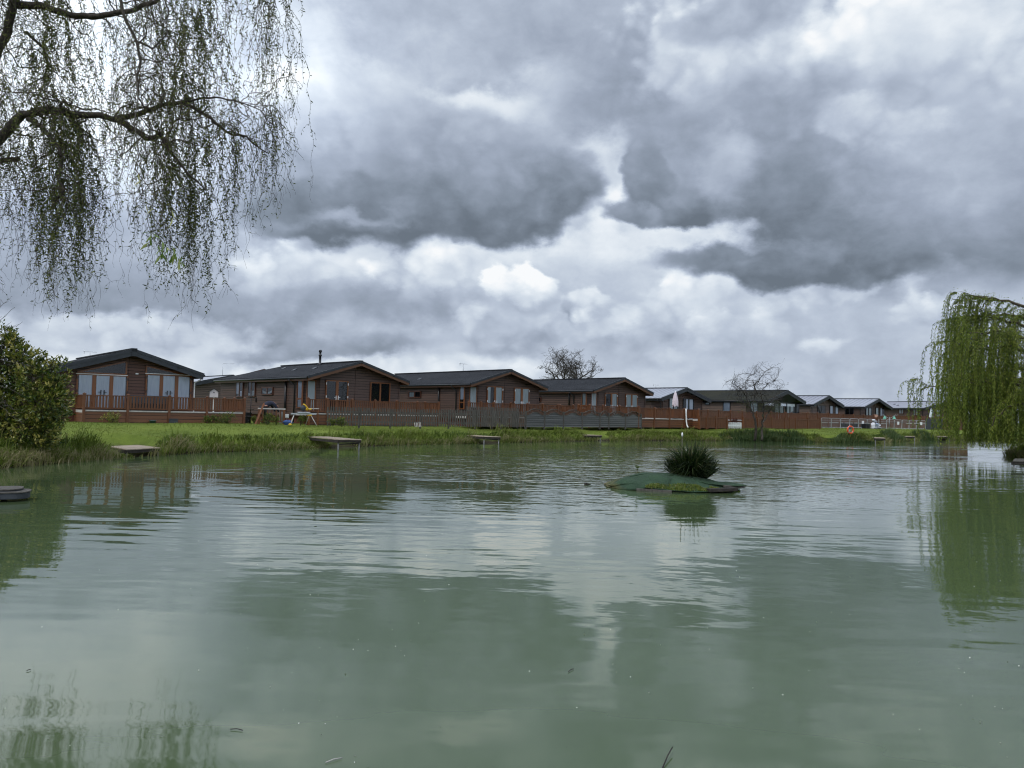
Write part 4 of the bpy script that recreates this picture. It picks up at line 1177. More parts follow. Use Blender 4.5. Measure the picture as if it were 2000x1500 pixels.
tp = [cw0 + Vector((-.1, 0, 0)), cw0 + Vector((.05, .05, 1.2)), cw0 + Vector((.0, 0, 2.6)), cw0 + Vector((.35, -.1, 4.2)), cw0 + Vector((.9, -.1, 5.6)), cw0 + Vector((1.5, 0, 6.9)), cw0 + Vector((1.9, .1, 8.6)), cw0 + Vector((1.5, .3, 10.8))]
b.tube(rel(tp, cw0), [.42, .34, .30, .27, .24, .20, .13, .05], 12); b.build('trunk', M['bark'], cw)
limb([(-150, 420, .1), (-60, 330, 0), (0, 272, 0), (45, 224, .0), (92, 215, -.1), (150, 222, -.1), (222, 232, 0), (272, 222, .1), (310, 207, .2), (357, 199, .3), (400, 222, .3), (440, 255, .3), (482, 268, .4), (525, 300, .5)], .12, .010, .016)
limb([(225, 230, 0), (260, 252, -.2), (287, 270, -.3), (312, 262, -.4), (338, 305, -.4), (372, 342, -.5), (402, 372, -.5)], .06, .010, .010)
limb([(55, 232, 0), (82, 247, -.3), (115, 290, -.4), (121, 320, -.4), (112, 350, -.5), (124, 372, -.5), (104, 398, -.5)], .05, .018, .008)
limb([(-120, 300, .3), (-30, 150, .2), (15, 62, .1), (24, 10, .0), (30, -60, 0), (60, -190, .2)], .11, .05, .01)
limb([(20, 8, .1), (80, 12, .2), (140, 30, .3), (192, 33, .3), (243, 25, .3), (292, 8, .3), (345, -25, .4), (420, -70, .5)], .075, .02, .010)
limb([(228, -40, -.5), (242, 30, -.6), (266, 80, -.6), (276, 116, -.7), (268, 150, -.7), (271, 190, -.7), (282, 212, -.7)], .035, .012, .008)
limb([(52, 62, .3), (84, 94, .3), (94, 130, .3), (84, 152, .3), (55, 166, .3)], .03, .012, .006)
limb([(-130, 330, .6), (-45, 322, .6), (0, 314, .5), (36, 311, .4)], .08, .045, .006)
limb([(120, 222, -.1), (118, 205, -.2), (126, 196, -.2), (134, 206, -.2), (142, 200, -.2)], .03, .018, .003)
limb([(-200, -150, .5), (-20, -180, .8), (200, -150, 1), (400, -120, 1.2), (560, -80, 1.2)], .12, .02, .02)
limb([(357, 199, .3), (420, 190, .2), (470, 200, .1), (510, 215, 0), (535, 245, 0)], .022, .006, .012)
limb([(262, 80, -.6), (300, 95, -.3), (330, 60, 0), (300, 40, .2)], .02, .006, .012)
EB = [(-300, 500), (-60, 560), (4, 590), (14, 615), (30, 470), (60, 440), (78, 450), (94, 540), (112, 600), (130, 655), (148, 640), (172, 590), (184, 440), (215, 470), (245, 500), (262, 440), (280, 560), (292, 520), (310, 500),
      (330, 640), (345, 560), (360, 600), (378, 655), (392, 660), (404, 600), (425, 560), (440, 640), (455, 470), (480, 480), (505, 440), (520, 470), (534, 380), (545, 300), (560, 220), (580, 130), (600, 60)]
EBx = [a for a, _ in EB]; EBy = [b_ for _, b_ in EB]
subs = []
TAILS = (8, 38, 104, 128, 148, 168, 280, 300, 338, 360, 382, 402, 432, 470, 500, 530, 552, -40, -90)
for out, rr_ in limbs:
    ln = sum((b_ - a).length for a, b_ in zip(out, out[1:]))
    for q in range(int(ln * 4.2) + 1):
        i = random.randrange(len(out) // 5, len(out)); d = Vector((random.uniform(-.5, 1), random.uniform(-1, 1), random.uniform(-.5, .7)))
        pts, dd = wander(out[i], d, random.uniform(.5, 1.9), .09, .34, .05)
        tn.tube(rel(pts, cw0), min(.016, rr_[i] * .6), .004, 4); subs.append(pts)
        for _ in range(2):
            j = random.randrange(len(pts)); p2, _d = wander(pts[j], dd + Vector((random.gauss(0, .8), random.gauss(0, .8), random.gauss(0, .5))), random.uniform(.3, .9), .07, .36, .08)
            tn.tube(rel(p2, cw0), .007, .003, 3); subs.append(p2)
def density(px, py):
    """thin spots where the sky shows"""
    v_ = vnoise(np.array([px]), np.array([py]), 60, 4)[0]
    w2 = vnoise(np.array([px]), np.array([7.0]), 26, 9)[0]
    return (.15 + 1.1 * v_) * (.35 + 1.0 * w2) + .5 * (np.interp(px, EBx, EBy) > 560)
made = 0; tries = 0; nb_ = 0
while made < 880 and tries < 40000:
    tries += 1
    if nb_ <= 0:
        sb = random.choice(subs); anchor = sb[random.randrange(len(sb))]; nb_ = random.choice((1, 3, 6, 9, 12)); fb_ = random.random()
    nb_ -= 1
    p = anchor + Vector((random.gauss(0, .07), random.gauss(0, .07), random.gauss(0, .05)))
    px, py = proj(p)
    if px > 600 or px < -420: continue
    bot = np.interp(px, EBx, EBy)
    if py > bot - 25: continue
    if random.random() > density(px, py): continue
    tail = sum(math.exp(-((px - c_) / 11) ** 2) for c_ in TAILS)
    f_ = min(1.02, random.uniform(.78, 1.0) + random.gauss(0, .03)) if fb_ < .12 + .9 * tail else .15 + .6 * fb_ + random.uniform(-.12, .12)
    zb = at_y(px, py + (bot - py) * f_, p.y).z
    ln = p.z - zb
    if ln < .12: continue
    ln = min(ln, random.uniform(2.0, 5.6))
    d = Vector((random.uniform(-.5, .8), random.uniform(-.6, .6), random.uniform(-.6, .3)))
    pts = [p.copy()]; q = max(3, int(ln / .055)); cur = p.copy(); a1, a2, f1, f2 = random.random() * 6, random.random() * 6, random.uniform(.35, .8), random.uniform(.35, .8)
    for i in range(q):
        t = i / q; k = math.exp(-t * 5)
        wv_ = Vector((math.sin(a1 + i * f1) * .5, math.sin(a2 + i * f2) * .5, 0)) + Vector((random.gauss(0, .18), random.gauss(0, .18), 0))
        dd = (d * k * 1.5 + wv_ * .75 + Vector((0, 0, -1.0))).normalized()
        cur = cur + dd * (ln * 1.08 / q); pts.append(cur.copy())
    tn.tube(rel(pts, cw0), .0048, .0016, 3); made += 1
    # side twiglets
    for _ in range(int(ln * 2.2)):
        j = random.randrange(len(pts)); p2, _d = wander(pts[j], Vector((random.gauss(0, 1), random.gauss(0, 1), -.6)), random.uniform(.12, .5), .05, .34, .25)
        tn.tube(rel(p2, cw0), .003, .0013, 3)
        for q2 in p2[1:-1:2]:
            if random.random() < .75: lf_.add(tuple(q2 - cw0), (random.gauss(0, 1), random.gauss(0, 1), random.gauss(-.7, .6)), random.uniform(.04, .085), random.uniform(.016, .028), random.random() ** 1.4)
    clothed = random.uniform(.5, 1.0)
    leafy = vnoise(np.array([px]), np.array([3.0]), 34, 2)[0]
    for j, q2 in enumerate(pts[:-2]):
        if j / q > clothed: break
        for _ in range(1 + (leafy > .5)):
            if random.random() < .55 + .4 * leafy: lf_.add(tuple(q2 - cw0), (random.gauss(0, 1), random.gauss(0, 1), random.gauss(-.7, .6)), random.uniform(.045, .09), random.uniform(.018, .030), random.random() ** 1.4)
tn.build('twigs', M['twig'], cw); lf_.build('foliage', M['leaf_curl'], cw)
# a spray of larger leaves and catkins hanging in front of the willow
sp0 = at_y(270, 300, 10.5)
spray = empty('leafy_twig', sp0, 0, 'long bare twig ending in a few large green leaves, hanging before the willow', 'twig')
pts = [at_y(x, y, 10.5) for x, y in ((262, 120), (270, 190), (262, 240), (272, 300), (264, 330), (280, 352), (300, 378), (318, 400), (315, 425), (330, 455), (342, 480))]
t2 = TwigNet(); t2.tube(rel(pts, sp0), .009, .004, 5)
t2.tube(rel([at_y(x, y, 10.5) for x, y in ((300, 378), (296, 400), (288, 430), (297, 462), (312, 492))], sp0), .005, .002, 4)
t2.build('stem', M['twig_pale'], spray)
LGL = tinted('large_leaf', [(0, (.06, .11, .02)), (.6, (.13, .20, .035)), (1, (.42, .42, .16))], .45, .35)
for (x, y, n_) in ((296, 465, 5), (312, 495, 6), (322, 488, 5), (344, 505, 5), (350, 515, 5), (290, 480, 3), (335, 492, 3)):
    L2 = Leaves()
    for _ in range(n_):
        p = at_y(x + random.gauss(0, 4), y - 8 + random.gauss(0, 4), 10.5 + random.gauss(0, .03))
        L2.add(tuple(p - sp0), (random.gauss(0, .5), random.gauss(0, .4), -1 + random.gauss(0, .5)), random.uniform(.10, .19), random.uniform(.03, .045), random.uniform(.3, .9))
    L2.build('leaf_spray', LGL, spray)
for (x, y) in ((270, 335), (276, 352), (285, 398), (300, 405), (335, 410), (338, 425)):
    p = at_y(x, y, 10.5); L2 = Leaves()
    L2.add(tuple(p - sp0), (random.gauss(.2, .5), random.gauss(0, .3), -1), random.uniform(.12, .18), .022, 1.0)
    L2.build('catkin', LGL, spray)

# ------------------------------------------------------------------ weeping willow on the right bank
ww0 = Vector((27.1, 38.2, 0)); ww0.z = gz(27.1, 38.2) - .1
ww = empty('weeping_willow', ww0, 0, 'big fresh-green weeping willow trailing its fronds to the water', 'tree')
b = MB(); b.tube([(0, 0, 0), (-.1, 0, 1.0), (-.2, .05, 2.2), (-.1, 0, 3.4), (.1, .1, 4.6), (.1, 0, 6.2), (0, 0, 7.6)], [.50, .38, .33, .28, .20, .12, .05], 12); b.build('trunk', M['bark'], ww)
tn = TwigNet(); lw = Leaves(); ends = []
for k in range(34):
    a = k * 2.399 + random.uniform(-.3, .3); z0 = random.uniform(2.0, 6.4); reach = random.uniform(3.2, 6.3) * (1 - .06 * max(0, z0 - 3))
    up_ = random.uniform(.5, 1.4)
    pts = []; q = 14
    for i in range(q + 1):
        t = i / q; r_ = reach * t
        pts.append(Vector((math.cos(a) * r_, math.sin(a) * r_, z0 + up_ * 3.0 * t - 2.3 * t * t * (1 + .1 * random.random()))) + Vector((random.gauss(0, .06), random.gauss(0, .06), random.gauss(0, .05))))
    tn.tube(pts, .10, .018, 6); ends += [(p, a, i / q) for i, p in enumerate(pts) if i > 3]
    for _ in range(7):
        i = random.randrange(4, q); a2 = a + random.gauss(0, .9)
        p2, _ = wander(pts[i], (math.cos(a2), math.sin(a2), .55), random.uniform(.8, 2.0), .2, .15, .10)
        tn.tube(p2, .02, .006, 4); ends += [(p, a2, .8) for p in p2[1:]]
for p, a, t in ends:
    for _ in range(9):
        lw.add(tuple(p + Vector((random.gauss(0, .12), random.gauss(0, .12), random.gauss(0, .12)))), (math.cos(a) * .6 + random.gauss(0, .6), math.sin(a) * .6 + random.gauss(0, .6), -.5), random.uniform(.08, .14), random.uniform(.022, .034), random.uniform(.3, 1))
for k in range(2900):
    p, a, t = random.choice(ends); p = p.copy()
    a3 = a + random.gauss(0, .6)
    out_r = math.hypot(p.x, p.y)
    zend = max(.25, random.choice((random.uniform(.0, 1.4), random.uniform(.5, 4.5), p.z - random.uniform(.6, 2.2)))) - ww0.z * 0
    if out_r > 5.9: zend = max(zend, random.uniform(.3, 3.2))
    zend = max(.14, zend) - ww0.z if zend < 1.0 else zend - ww0.z
    ln = p.z - zend
    if ln < .4: continue
    q = max(4, int(ln / .16)); cur = p; hd = Vector((math.cos(a3), math.sin(a3), 0)); pts = [p.copy()]
    sway = random.gauss(0, .05)
    for i in range(q):
        k_ = math.exp(-i * .16 / .35)
        cur = cur + (hd * (.95 * k_ + .03) + Vector((sway + random.gauss(0, .05), random.gauss(0, .05), .25 * k_ - (1 - k_ * .8)))).normalized() * (ln / q); pts.append(cur.copy())
    tn.tube(pts, .006, .002, 3)
    tb = random.uniform(.1, .8)
    for j in range(1, len(pts)):
        a_, b_ = pts[j - 1], pts[j]
        for _ in range(4):
            w_ = a_.lerp(b_, random.random())
            lw.add(tuple(w_), (random.gauss(0, .6), random.gauss(0, .6), -1), random.uniform(.10, .17), random.uniform(.028, .042), min(1, max(0, tb + random.gauss(0, .18))))
tn.build('branches', M['twig'], ww); lw.build('foliage', M['leaf_willow'], ww)

# ------------------------------------------------------------------ laurel on the left bank
def shrub(name, o, blobs, n, ln, wd, mat, label, cat, group=None, stems=6, twigs=None, stem_mat='twig', up=.5, tpow=1.0):
    """a bush: stems fan out into lumps of leaves lying mostly near the surface"""
    e = empty(name, o, 0, label, cat, group)
    L_ = Leaves(); T_ = TwigNet()
    for (bx, by, bz, r) in blobs:
        p, _ = wander((0, 0, 0), (bx, by, bz + .01), math.sqrt(bx * bx + by * by + bz * bz), .25, .06)
        T_.tube(p, .035 * min(1, r * 1.5), .010, 5)
    wt = np.array([b_[3] ** 2 for b_ in blobs]); wt = wt / wt.sum()
    ks = RNG.choice(len(blobs), n // 7, p=wt)
    for k in ks:
        bx, by, bz, r = blobs[k]
        d = Vector(RNG.normal(size=3)).normalized(); rr = r * random.uniform(.45, 1.12)
        c_ = Vector((bx, by, bz)) + Vector((d.x * rr, d.y * rr, d.z * rr * .9))
        if c_.z < .05: continue
        tt = random.random() ** tpow
        T_.tube([c_ - d * r * .4, c_], .006 * (ln / .1), .003 * (ln / .1), 3)
        for _ in range(7):
            dd = d + Vector(RNG.normal(size=3)) * .75 + Vector((0, 0, up))
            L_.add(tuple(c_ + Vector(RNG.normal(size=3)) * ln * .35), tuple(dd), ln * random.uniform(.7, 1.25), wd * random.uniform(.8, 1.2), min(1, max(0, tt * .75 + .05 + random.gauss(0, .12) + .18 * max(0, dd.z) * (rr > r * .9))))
    T_.build('stems', M[stem_mat], e); L_.build('foliage', mat, e)
    return e
lo_ = at_z(20, 908, 0); lo_ = Vector((lo_.x - 1.3, lo_.y + 1.3, .35))
def LB(px, py, r, dy=0.0):
    p = at_y(px, py, lo_.y + dy) - lo_; return (p.x, p.y, p.z, r)
shrub('laurel_bush', lo_, [LB(20, 790, 1.0), LB(70, 745, .62, -.2), LB(98, 730, .45), LB(85, 790, .65, -.4), LB(60, 830, .6, -.5), LB(20, 700, .62), LB(-60, 760, 1.3), LB(-120, 820, 1.2), LB(105, 770, .36, -.2), LB(0, 850, .6, -.6),
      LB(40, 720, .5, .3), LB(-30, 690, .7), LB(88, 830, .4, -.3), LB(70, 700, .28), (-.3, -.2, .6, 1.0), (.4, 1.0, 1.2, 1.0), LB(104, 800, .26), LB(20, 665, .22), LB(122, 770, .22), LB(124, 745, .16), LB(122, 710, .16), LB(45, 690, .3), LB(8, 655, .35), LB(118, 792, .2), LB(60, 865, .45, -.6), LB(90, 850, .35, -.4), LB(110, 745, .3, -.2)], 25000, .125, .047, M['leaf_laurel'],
      'large glossy yellow-green laurel bush leaning over the left bank', 'bush', tpow=.9)
# bare twiggy shrub poking out of the laurel
tw0 = Vector((lo_.x - 1.0, lo_.y - .8, .4))
tb_ = empty('bare_shrub', tw0, 0, 'pale bare twigs poking through the front of the laurel', 'shrub')
T_ = TwigNet()
for (x0, y0, x1, y1) in ((-60, 760, 48, 830), (-60, 740, 40, 770), (-50, 690, 30, 600), (-40, 660, 36, 640), (-40, 780, 30, 800), (-30, 650, 12, 590), (-50, 700, 56, 716)):
    a_, b_ = at_y(x0, y0, tw0.y), at_y(x1, y1, tw0.y - .25)
    pts = [a_.lerp(b_, q / 12) + Vector((random.gauss(0, .02), random.gauss(0, .03), random.gauss(0, .02) + .08 * math.sin(q / 12 * 3.1))) for q in range(13)]
    T_.tube(rel([Vector((tw0.x, tw0.y, .3))] + [pts[0]], tw0), .02, .012, 4)
    T_.tube(rel(pts, tw0), .011, .004, 4)
    for _ in range(6):
        i = random.randrange(3, 12); p2, _ = wander(pts[i], (b_ - a_).normalized() + Vector((random.gauss(0, .5), random.gauss(0, .5), random.gauss(0.2, .5))), random.uniform(.15, .4), .06, .15)
        T_.tube(rel(p2, tw0), .005, .003, 3)
T_.build('twigs', M['twig_pale'], tb_)

# ------------------------------------------------------------------ bare oak, hawthorn and far trees
def bare_tree(name, o, h, w, label, seed, mat='oak_twig', depth=6, leaves=0, lift=.28, r0=.3, fork=3, nomin=.02, trunk_h=.22, leafmat=None, spread=.62):
    random.seed(seed)
    e = empty(name, o, 0, label, 'tree')
    T_ = TwigNet(); tips = []
    def grow(p, d, ln, r, k):
        pts, dd = wander(p, d, ln, max(ln / 6, .05), .13 if k < 2 else .2, 0, .02)
        T_.tube(pts, r, r * .62, 6 if k < 3 else 3)
        if k >= depth: tips.append(pts[-1]); return
        for q in range(fork if k < 3 else 2 + (random.random() < .35)):
            j = len(pts) - 1 if q == 0 else random.randrange(len(pts) // 2, len(pts))
            rnd = Vector((random.gauss(0, 1), random.gauss(0, 1), random.gauss(0, .6))).normalized()
            d2 = (dd * .75 + rnd * (spread + .06 * k) + Vector((0, 0, lift * (1 if k < 3 else .3)))).normalized()
            # keep to a rounded crown
            pj = pts[j]; c_ = Vector((0, 0, h * .58)); off = (pj - c_); el_ = Vector((off.x / (w / 2), off.y / (w / 2), off.z / (h * .45))).length
            if el_ > .95: d2 = (d2 - Vector((off.x, off.y, off.z)).normalized() * .5).normalized()
            grow(pj, d2, ln * random.uniform(.62, .85), max(nomin * .4, r * (.62 if q else .72)), k + 1)
    th = h * trunk_h
    b = MB(); b.tube([(0, 0, -.1), (.02 * h, 0, th * .5), (0, .01 * h, th)], [r0 * 1.25, r0, r0 * .9], 10); b.build('trunk', M[mat], e)
    for q in range(fork + 2):
        a = q * 6.283 / (fork + 2) + random.uniform(-.3, .3)
        grow(Vector((0, .01 * h, th * random.uniform(.85, 1))), Vector((math.cos(a) * .9, math.sin(a) * .9, .9)), h * .2, r0 * .55, 1)
    T_.build('crown', M[mat], e)
    if leaves:
        L_ = Leaves()
        for _ in range(leaves):
            p = random.choice(tips) + Vector((random.gauss(0, .12), random.gauss(0, .12), random.gauss(0, .12)))
            L_.add(tuple(p), (random.gauss(0, 1), random.gauss(0, 1), random.gauss(0, 1)), .06, .035, random.random())
        L_.build('buds', leafmat or M['leaf_small'], e)
    return e, tips
p = at_y(1113, 770, 118)
bare_tree('oak_tree', Vector((p.x, p.y, G)), 12.6, 10.4, 'bare rounded oak standing behind the roof of the fourth lodge', 5, depth=8, r0=.34, fork=3, lift=.2, trunk_h=.30, nomin=.016)
for q, (px, Y, h_, w_) in enumerate(((1776, 190, 7.6, 6), (1806, 190, 8.4, 8), (1826, 200, 7.4, 5))):
    p = at_y(px, 800, Y)
    bare_tree('bare_tree', Vector((p.x, p.y, G)), h_, w_, ('small bare tree behind the farthest roof, left one of three', 'widest of the three bare trees behind the farthest roof', 'bare tree nearest the willow, of three behind the farthest roof')[q], 20 + q, depth=5, r0=.16, mat='twig_pale')
random.seed(99)
# hawthorn: two trunks, twiggy crown
hp = at_z(1478, 857, .25); ho = Vector((hp.x, hp.y + .6, gz(hp.x, hp.y + .6)))
he = empty('hawthorn', ho, 0, 'leafless twin-trunked hawthorn on the far bank among the reeds', 'tree')
T_ = TwigNet(); Lh = Leaves()
def PX(x, y, dy=0.0): return at_y(x, y, ho.y + dy) - ho
skel = [([(1475, 860), (1477, 838), (1473, 815), (1465, 795), (1458, 775), (1446, 758)], .13, .03), ([(1488, 860), (1488, 840), (1490, 820), (1492, 800), (1490, 782), (1484, 765)], .11, .03),
        ([(1474, 818), (1470, 790), (1474, 770), (1472, 755), (1470, 742)], .05, .02), ([(1490, 825), (1500, 808), (1508, 792), (1518, 780)], .05, .02),
        ([(1480, 770), (1472, 752), (1482, 744), (1492, 728), (1500, 722), (1507, 718)], .045, .012), ([(1458, 776), (1455, 750), (1460, 738), (1470, 732), (1474, 729)], .04, .012),
        ([(1446, 758), (1436, 752), (1428, 748), (1433, 742)], .03, .01), ([(1484, 765), (1500, 750), (1512, 742), (1515, 744)], .03, .01), ([(1465, 795), (1450, 785), (1442, 772), (1440, 760)], .03, .012),
        ([(1492, 800), (1505, 785), (1518, 765), (1522, 756)], .03, .012)]
tips = []
for pts, r0_, r1_ in skel:
    P_ = [PX(x, y, random.uniform(-.5, .5)) for x, y in pts]
    out = []
    for a_, b_ in zip(P_, P_[1:]):
        for q in range(5): out.append(a_.lerp(b_, q / 5) + Vector((random.gauss(0, .03), random.gauss(0, .03), random.gauss(0, .02))))
    out.append(P_[-1])
    if pts[0][1] > 850:
        b = MB(); b.tube(out, [(r0_ + (r1_ - r0_) * i / (len(out) - 1)) * .75 for i in range(len(out))], 8); b.build('trunk', M['bark'], he)
    else: T_.tube(out, r0_ * .8, r1_ * .8, 6)
    lowi = len(out) // 2 if pts[0][1] > 850 else 2
    for _ in range(18):
        i = random.randrange(lowi, len(out)); d = Vector((random.gauss(0, 1), random.gauss(0, 1), random.gauss(.25, .6)))
        p2, dd = wander(out[i], d, random.uniform(.5, 1.3), .12, .25); T_.tube(p2, .013, .006, 4)
        for _ in range(7):
            j = random.randrange(1, len(p2)); p3, _ = wander(p2[j], dd + Vector((random.gauss(0, .9), random.gauss(0, .9), random.gauss(0, .9))), random.uniform(.2, .6), .07, .25); T_.tube(p3, .0055, .003, 3)
            tips.append(p3[-1]); tips.append(p3[len(p3) // 2])
for _ in range(4500):
    p = random.choice(tips) + Vector((random.gauss(0, .06), random.gauss(0, .06), random.gauss(0, .06)))
    if p.z < 3.9: Lh.add(tuple(p), (random.gauss(0, 1), random.gauss(0, 1), random.gauss(0, 1)), .05, .03, random.random() * .6)
T_.build('crown', M['oak_twig'], he); Lh.build('buds', M['leaf_small'], he)
# cut shrub stumps on the bank
for q, (px, n_, h_, lab) in enumerate(((1293, 16, .95, 'cut-back dark shrub stump with upright shoots on the far bank'), (1311, 9, .5, 'smaller cut shrub right of the dark stump'))):
    o = at_z(px, 860 - q * 3, .25); o = Vector((o.x, o.y + .3, gz(o.x, o.y + .3) - .03)); e = empty('cut_shrub', o, 0, lab, 'shrub'); T_ = TwigNet()
    for _ in range(n_):
        pts, _d = wander((random.gauss(0, .10), random.gauss(0, .1), 0), (random.gauss(0, .3), random.gauss(0, .3), 1), h_ * random.uniform(.5, 1), .12, .12); T_.tube(pts, .035, .012, 5)
        for _ in range(4):
            p2, _d = wander(pts[-1 - random.randrange(2)], (random.gauss(0, .6), random.gauss(0, .6), 1), .25, .08, .2); T_.tube(p2, .009, .005, 3)
    T_.build('shoots', M['bark'], e)
# small garden shrubs
def garden(px, py, Y, r, h, label, mat='leaf_small', n=700, ln=.06, tpow=1.0, up=.5):
    o = at_y(px, py, Y); o.z = G - .03
    bl = [(random.gauss(0, r * .35), random.gauss(0, r * .35), h * random.uniform(.3, .72), r * random.uniform(.4, .6)) for _ in range(6)]
    return shrub('garden_shrub', o, bl, n, ln, ln * .45, M[mat], label, 'shrub', 'small shrubs in front of the decks', tpow=tpow, up=up)
garden(219, 827, 35.0, .42, .5, 'rounded cream-leaved shrub against the skirt of the nearest deck', mat='leaf_laurel', ln=.07, tpow=.25)
garden(404, 826, 37.3, .22, .55, 'small upright yellowish shrub, leftmost of the pair at the deck end', n=500)
garden(413, 826, 37.6, .22, .55, 'slim dark shrub between the two rounder shrubs at the deck end', n=500, tpow=2)
garden(444, 827, 38.2, .48, .62, 'wide green shrub at the right end of the nearest deck', n=1200)
garden(522, 826, 39.3, .30, .66, 'green conifer-like shrub before the loose gate panel, left one', n=800, tpow=1.8)
garden(540, 826, 39.4, .26, .6, 'shrub with yellow tips before the loose gate panel, right one', n=600, tpow=.7)
garden(587, 826, 39.2, .28, .6, 'green shrub between the legs of the saw stand', n=700)
garden(650, 827, 38.9, .20, .45, 'small yellow-green shrub before the short end of the picket fence, left one', n=500, tpow=.6)
garden(668, 827, 39.1, .34, .5, 'round green shrub before the picket fence, right one', n=800)
garden(497, 826, 40.3, .22, .5, 'pale yellow shrub behind the leaning plank', n=500, tpow=.4)
M['leaf_red'] = tinted('red_leaf', [(0, (.035, .010, .008)), (.6, (.09, .022, .018)), (1, (.20, .07, .05))], .5, .3)
garden(1436, 824, 63.6, .42, 1.0, 'dark red shrub above the white picket panel', n=900, ln=.07, mat='leaf_red')

# ------------------------------------------------------------------ fishing platforms
LEGM = pm('dull_steel_leg', (.10, .10, .10), (.22, .22, .21), 6, .6, metal=.3)
def platform(corners, zt, label, legs=((0, 0), (1, 0)), th=.05, wood='deckwood', board=.14, zlow=-.5, name='fishing_platform', rail=True):
    """corners: front left, front right, back right, back left on the plane of the deck top"""
    P = [Vector((p[0], p[1], zt)) for p in corners]
    o = (P[0] + P[1]) / 2; rz = math.atan2((P[1] - P[0]).y, (P[1] - P[0]).x)
    e = empty(name, (o.x, o.y, 0), rz, label, 'platform', 'wooden fishing platforms round the pond')
    RI = Matrix.Rotation(-rz, 3, 'Z'); q = [RI @ (p - Vector((o.x, o.y, 0))) for p in P]
    w = (q[1] - q[0]).length; d = max((q[3] - q[0]).length, (q[2] - q[1]).length)
    b = MB(); n = max(3, int(d / board))
    for i in range(n):
        t0, t1 = i / n, (i + 1) / n - .012
        A, B_, C_, D_ = q[0].lerp(q[3], t0), q[1].lerp(q[2], t0), q[1].lerp(q[2], t1), q[0].lerp(q[3], t1)
        jz = Vector((0, 0, random.uniform(-.004, .004))); jx = Vector((random.uniform(-.015, .015), 0, 0))
        b.prism([A + jz + jx, B_ + jz + jx, C_ + jz + jx, D_ + jz + jx], (0, 0, -th * .6))
    b.build('deck_boards', M[wood], e)
    b = MB(); b.bar(q[0] + Vector((0, .05, -th - .03)), q[1] + Vector((0, .05, -th - .03)), .05, .11); b.build('front_beam', M['darkwood'], e)
    for s_, (a_, c_) in enumerate(((q[0], q[3]), (q[1], q[2]))):
        b = MB(); b.bar(a_.lerp(c_, .02) + Vector((0, 0, -th - .05)), c_ + Vector((0, 0, -th - .05)), .05, .10); b.build('side_beam', M['darkwood'], e)
    for (lx, ly) in legs:
        p = q[0].lerp(q[1], .04 + .92 * lx).lerp(q[3].lerp(q[2], .04 + .92 * lx), .04 + ly * .8)
        b = MB(); b.tube([(p.x, p.y, zlow), (p.x, p.y, zt - th)], .032, 8); b.build('leg', LEGM if ly == 0 else M['darkwood'], e)
    if rail:
        b = MB(); b.bar(q[0] + Vector((.05, .12, -zt * .45)), q[1] + Vector((-.05, .12, -zt * .35)), .04, .05); b.build('brace', M['darkwood'], e)
    return e
def cz(px, py, z): p = at_z(px, py, z); return (p.x, p.y)
platform([cz(246, 877.5, .27), cz(313, 874, .27), cz(268, 868.7, .27), cz(212, 871.3, .27)], .27, 'nearest full platform, pale plywood top on two steel legs', ((0, 0), (1, 0), (0, .7)))
def plat2(pxl, pxr, ytop, dfr, zt, depth, label, skew=-.3, **k):
    a, b_ = at_y(pxl, ytop, dfr), at_y(pxr, ytop, dfr + k.pop('dy', .5)); ux = (b_ - a); 
    v_ = (Vector((-.643, .766, 0)) if pxl < 1580 else Vector((.40, .92, 0))) * depth
    return platform([(a.x, a.y), (b_.x, b_.y), (b_.x + v_.x, b_.y + v_.y), (a.x + v_.x, a.y + v_.y)], zt, label, **k)
plat2(662, 706, 857, 31.6, .47, 3.0, 'pale platform in front of the picket fence start, on two thin legs')
plat2(947, 978, 855, 40.9, .42, 3.0, 'platform before the right half of the picket fence, sloping pale top', dy=.2)
plat2(1147, 1176, 851, 49.5, .38, 2.8, 'dark-edged platform before the trellis fence')
plat2(1352, 1382, 852, 57.6, .28, 2.4, 'low platform just behind the island iris', dy=.3, legs=((0, 0), (1, 0), (.5, 0)))
plat2(1588, 1622, 859, 59.6, .17, 1.4, 'very low platform left of the life ring', dy=.3)
plat2(1709, 1729, 854.5, 57.8, .45, 2.4, 'platform right of the life ring, deep shade beneath', dy=.2)
plat2(1768, 1787, 852.3, 68, .42, 1.6, 'platform with a greenish top between two reed clumps', dy=.2)
plat2(1832, 1855, 852, 74, .38, 1.8, 'farthest platform, half behind the willow fronds', dy=.2)
p = at_z(1978, 915, 0)
platform([(p.x, p.y), (p.x + 1.4, p.y + .2), (p.x + 3.0, p.y + 2.5), (p.x + 1.6, p.y + 2.3)], .30, 'dark wooden platform at the right edge under the weeping willow', ((0, 0), (1, 0)), wood='oldwood')
# two rounded grey boards low over the water at the left edge
def slab_platform(px, py, zt, label, r=.14, th=.13):
    p = at_z(px, py, zt); o = Vector((p.x, p.y, 0)); e = empty('landing_stage', o, R(24), label, 'platform', 'rounded grey landing boards at the left edge')
    b = MB(); pts = []
    L_, Wd = 2.6, .62
    for k in range(9):
        a = -math.pi / 2 + math.pi * k / 8; pts.append((-.12 + .16 * math.cos(a), Wd / 2 * math.sin(a), zt - th))
    pts += [(-L_, Wd / 2, zt - th), (-L_, -Wd / 2, zt - th)]
    b.prism(pts, (0, 0, th - .02)); b.build('board_body', M['steel_grey'], e, bevel=.01)
    b = MB(); b.prism([(x * 1.0 + (.015 if x > -1 else 0), y * 1.05, zt - .018) for x, y, z in pts], (0, 0, .018)); b.build('board_top', M['oldwood'], e)
    for x in (-.35, -2.1):
        b = MB(); b.tube([(x, 0, -.6), (x, 0, zt - th)], .05, 8); b.build('leg', M['darkwood'], e)
slab_platform(54, 957.5, .17, 'front one of two rounded grey boards over the water')
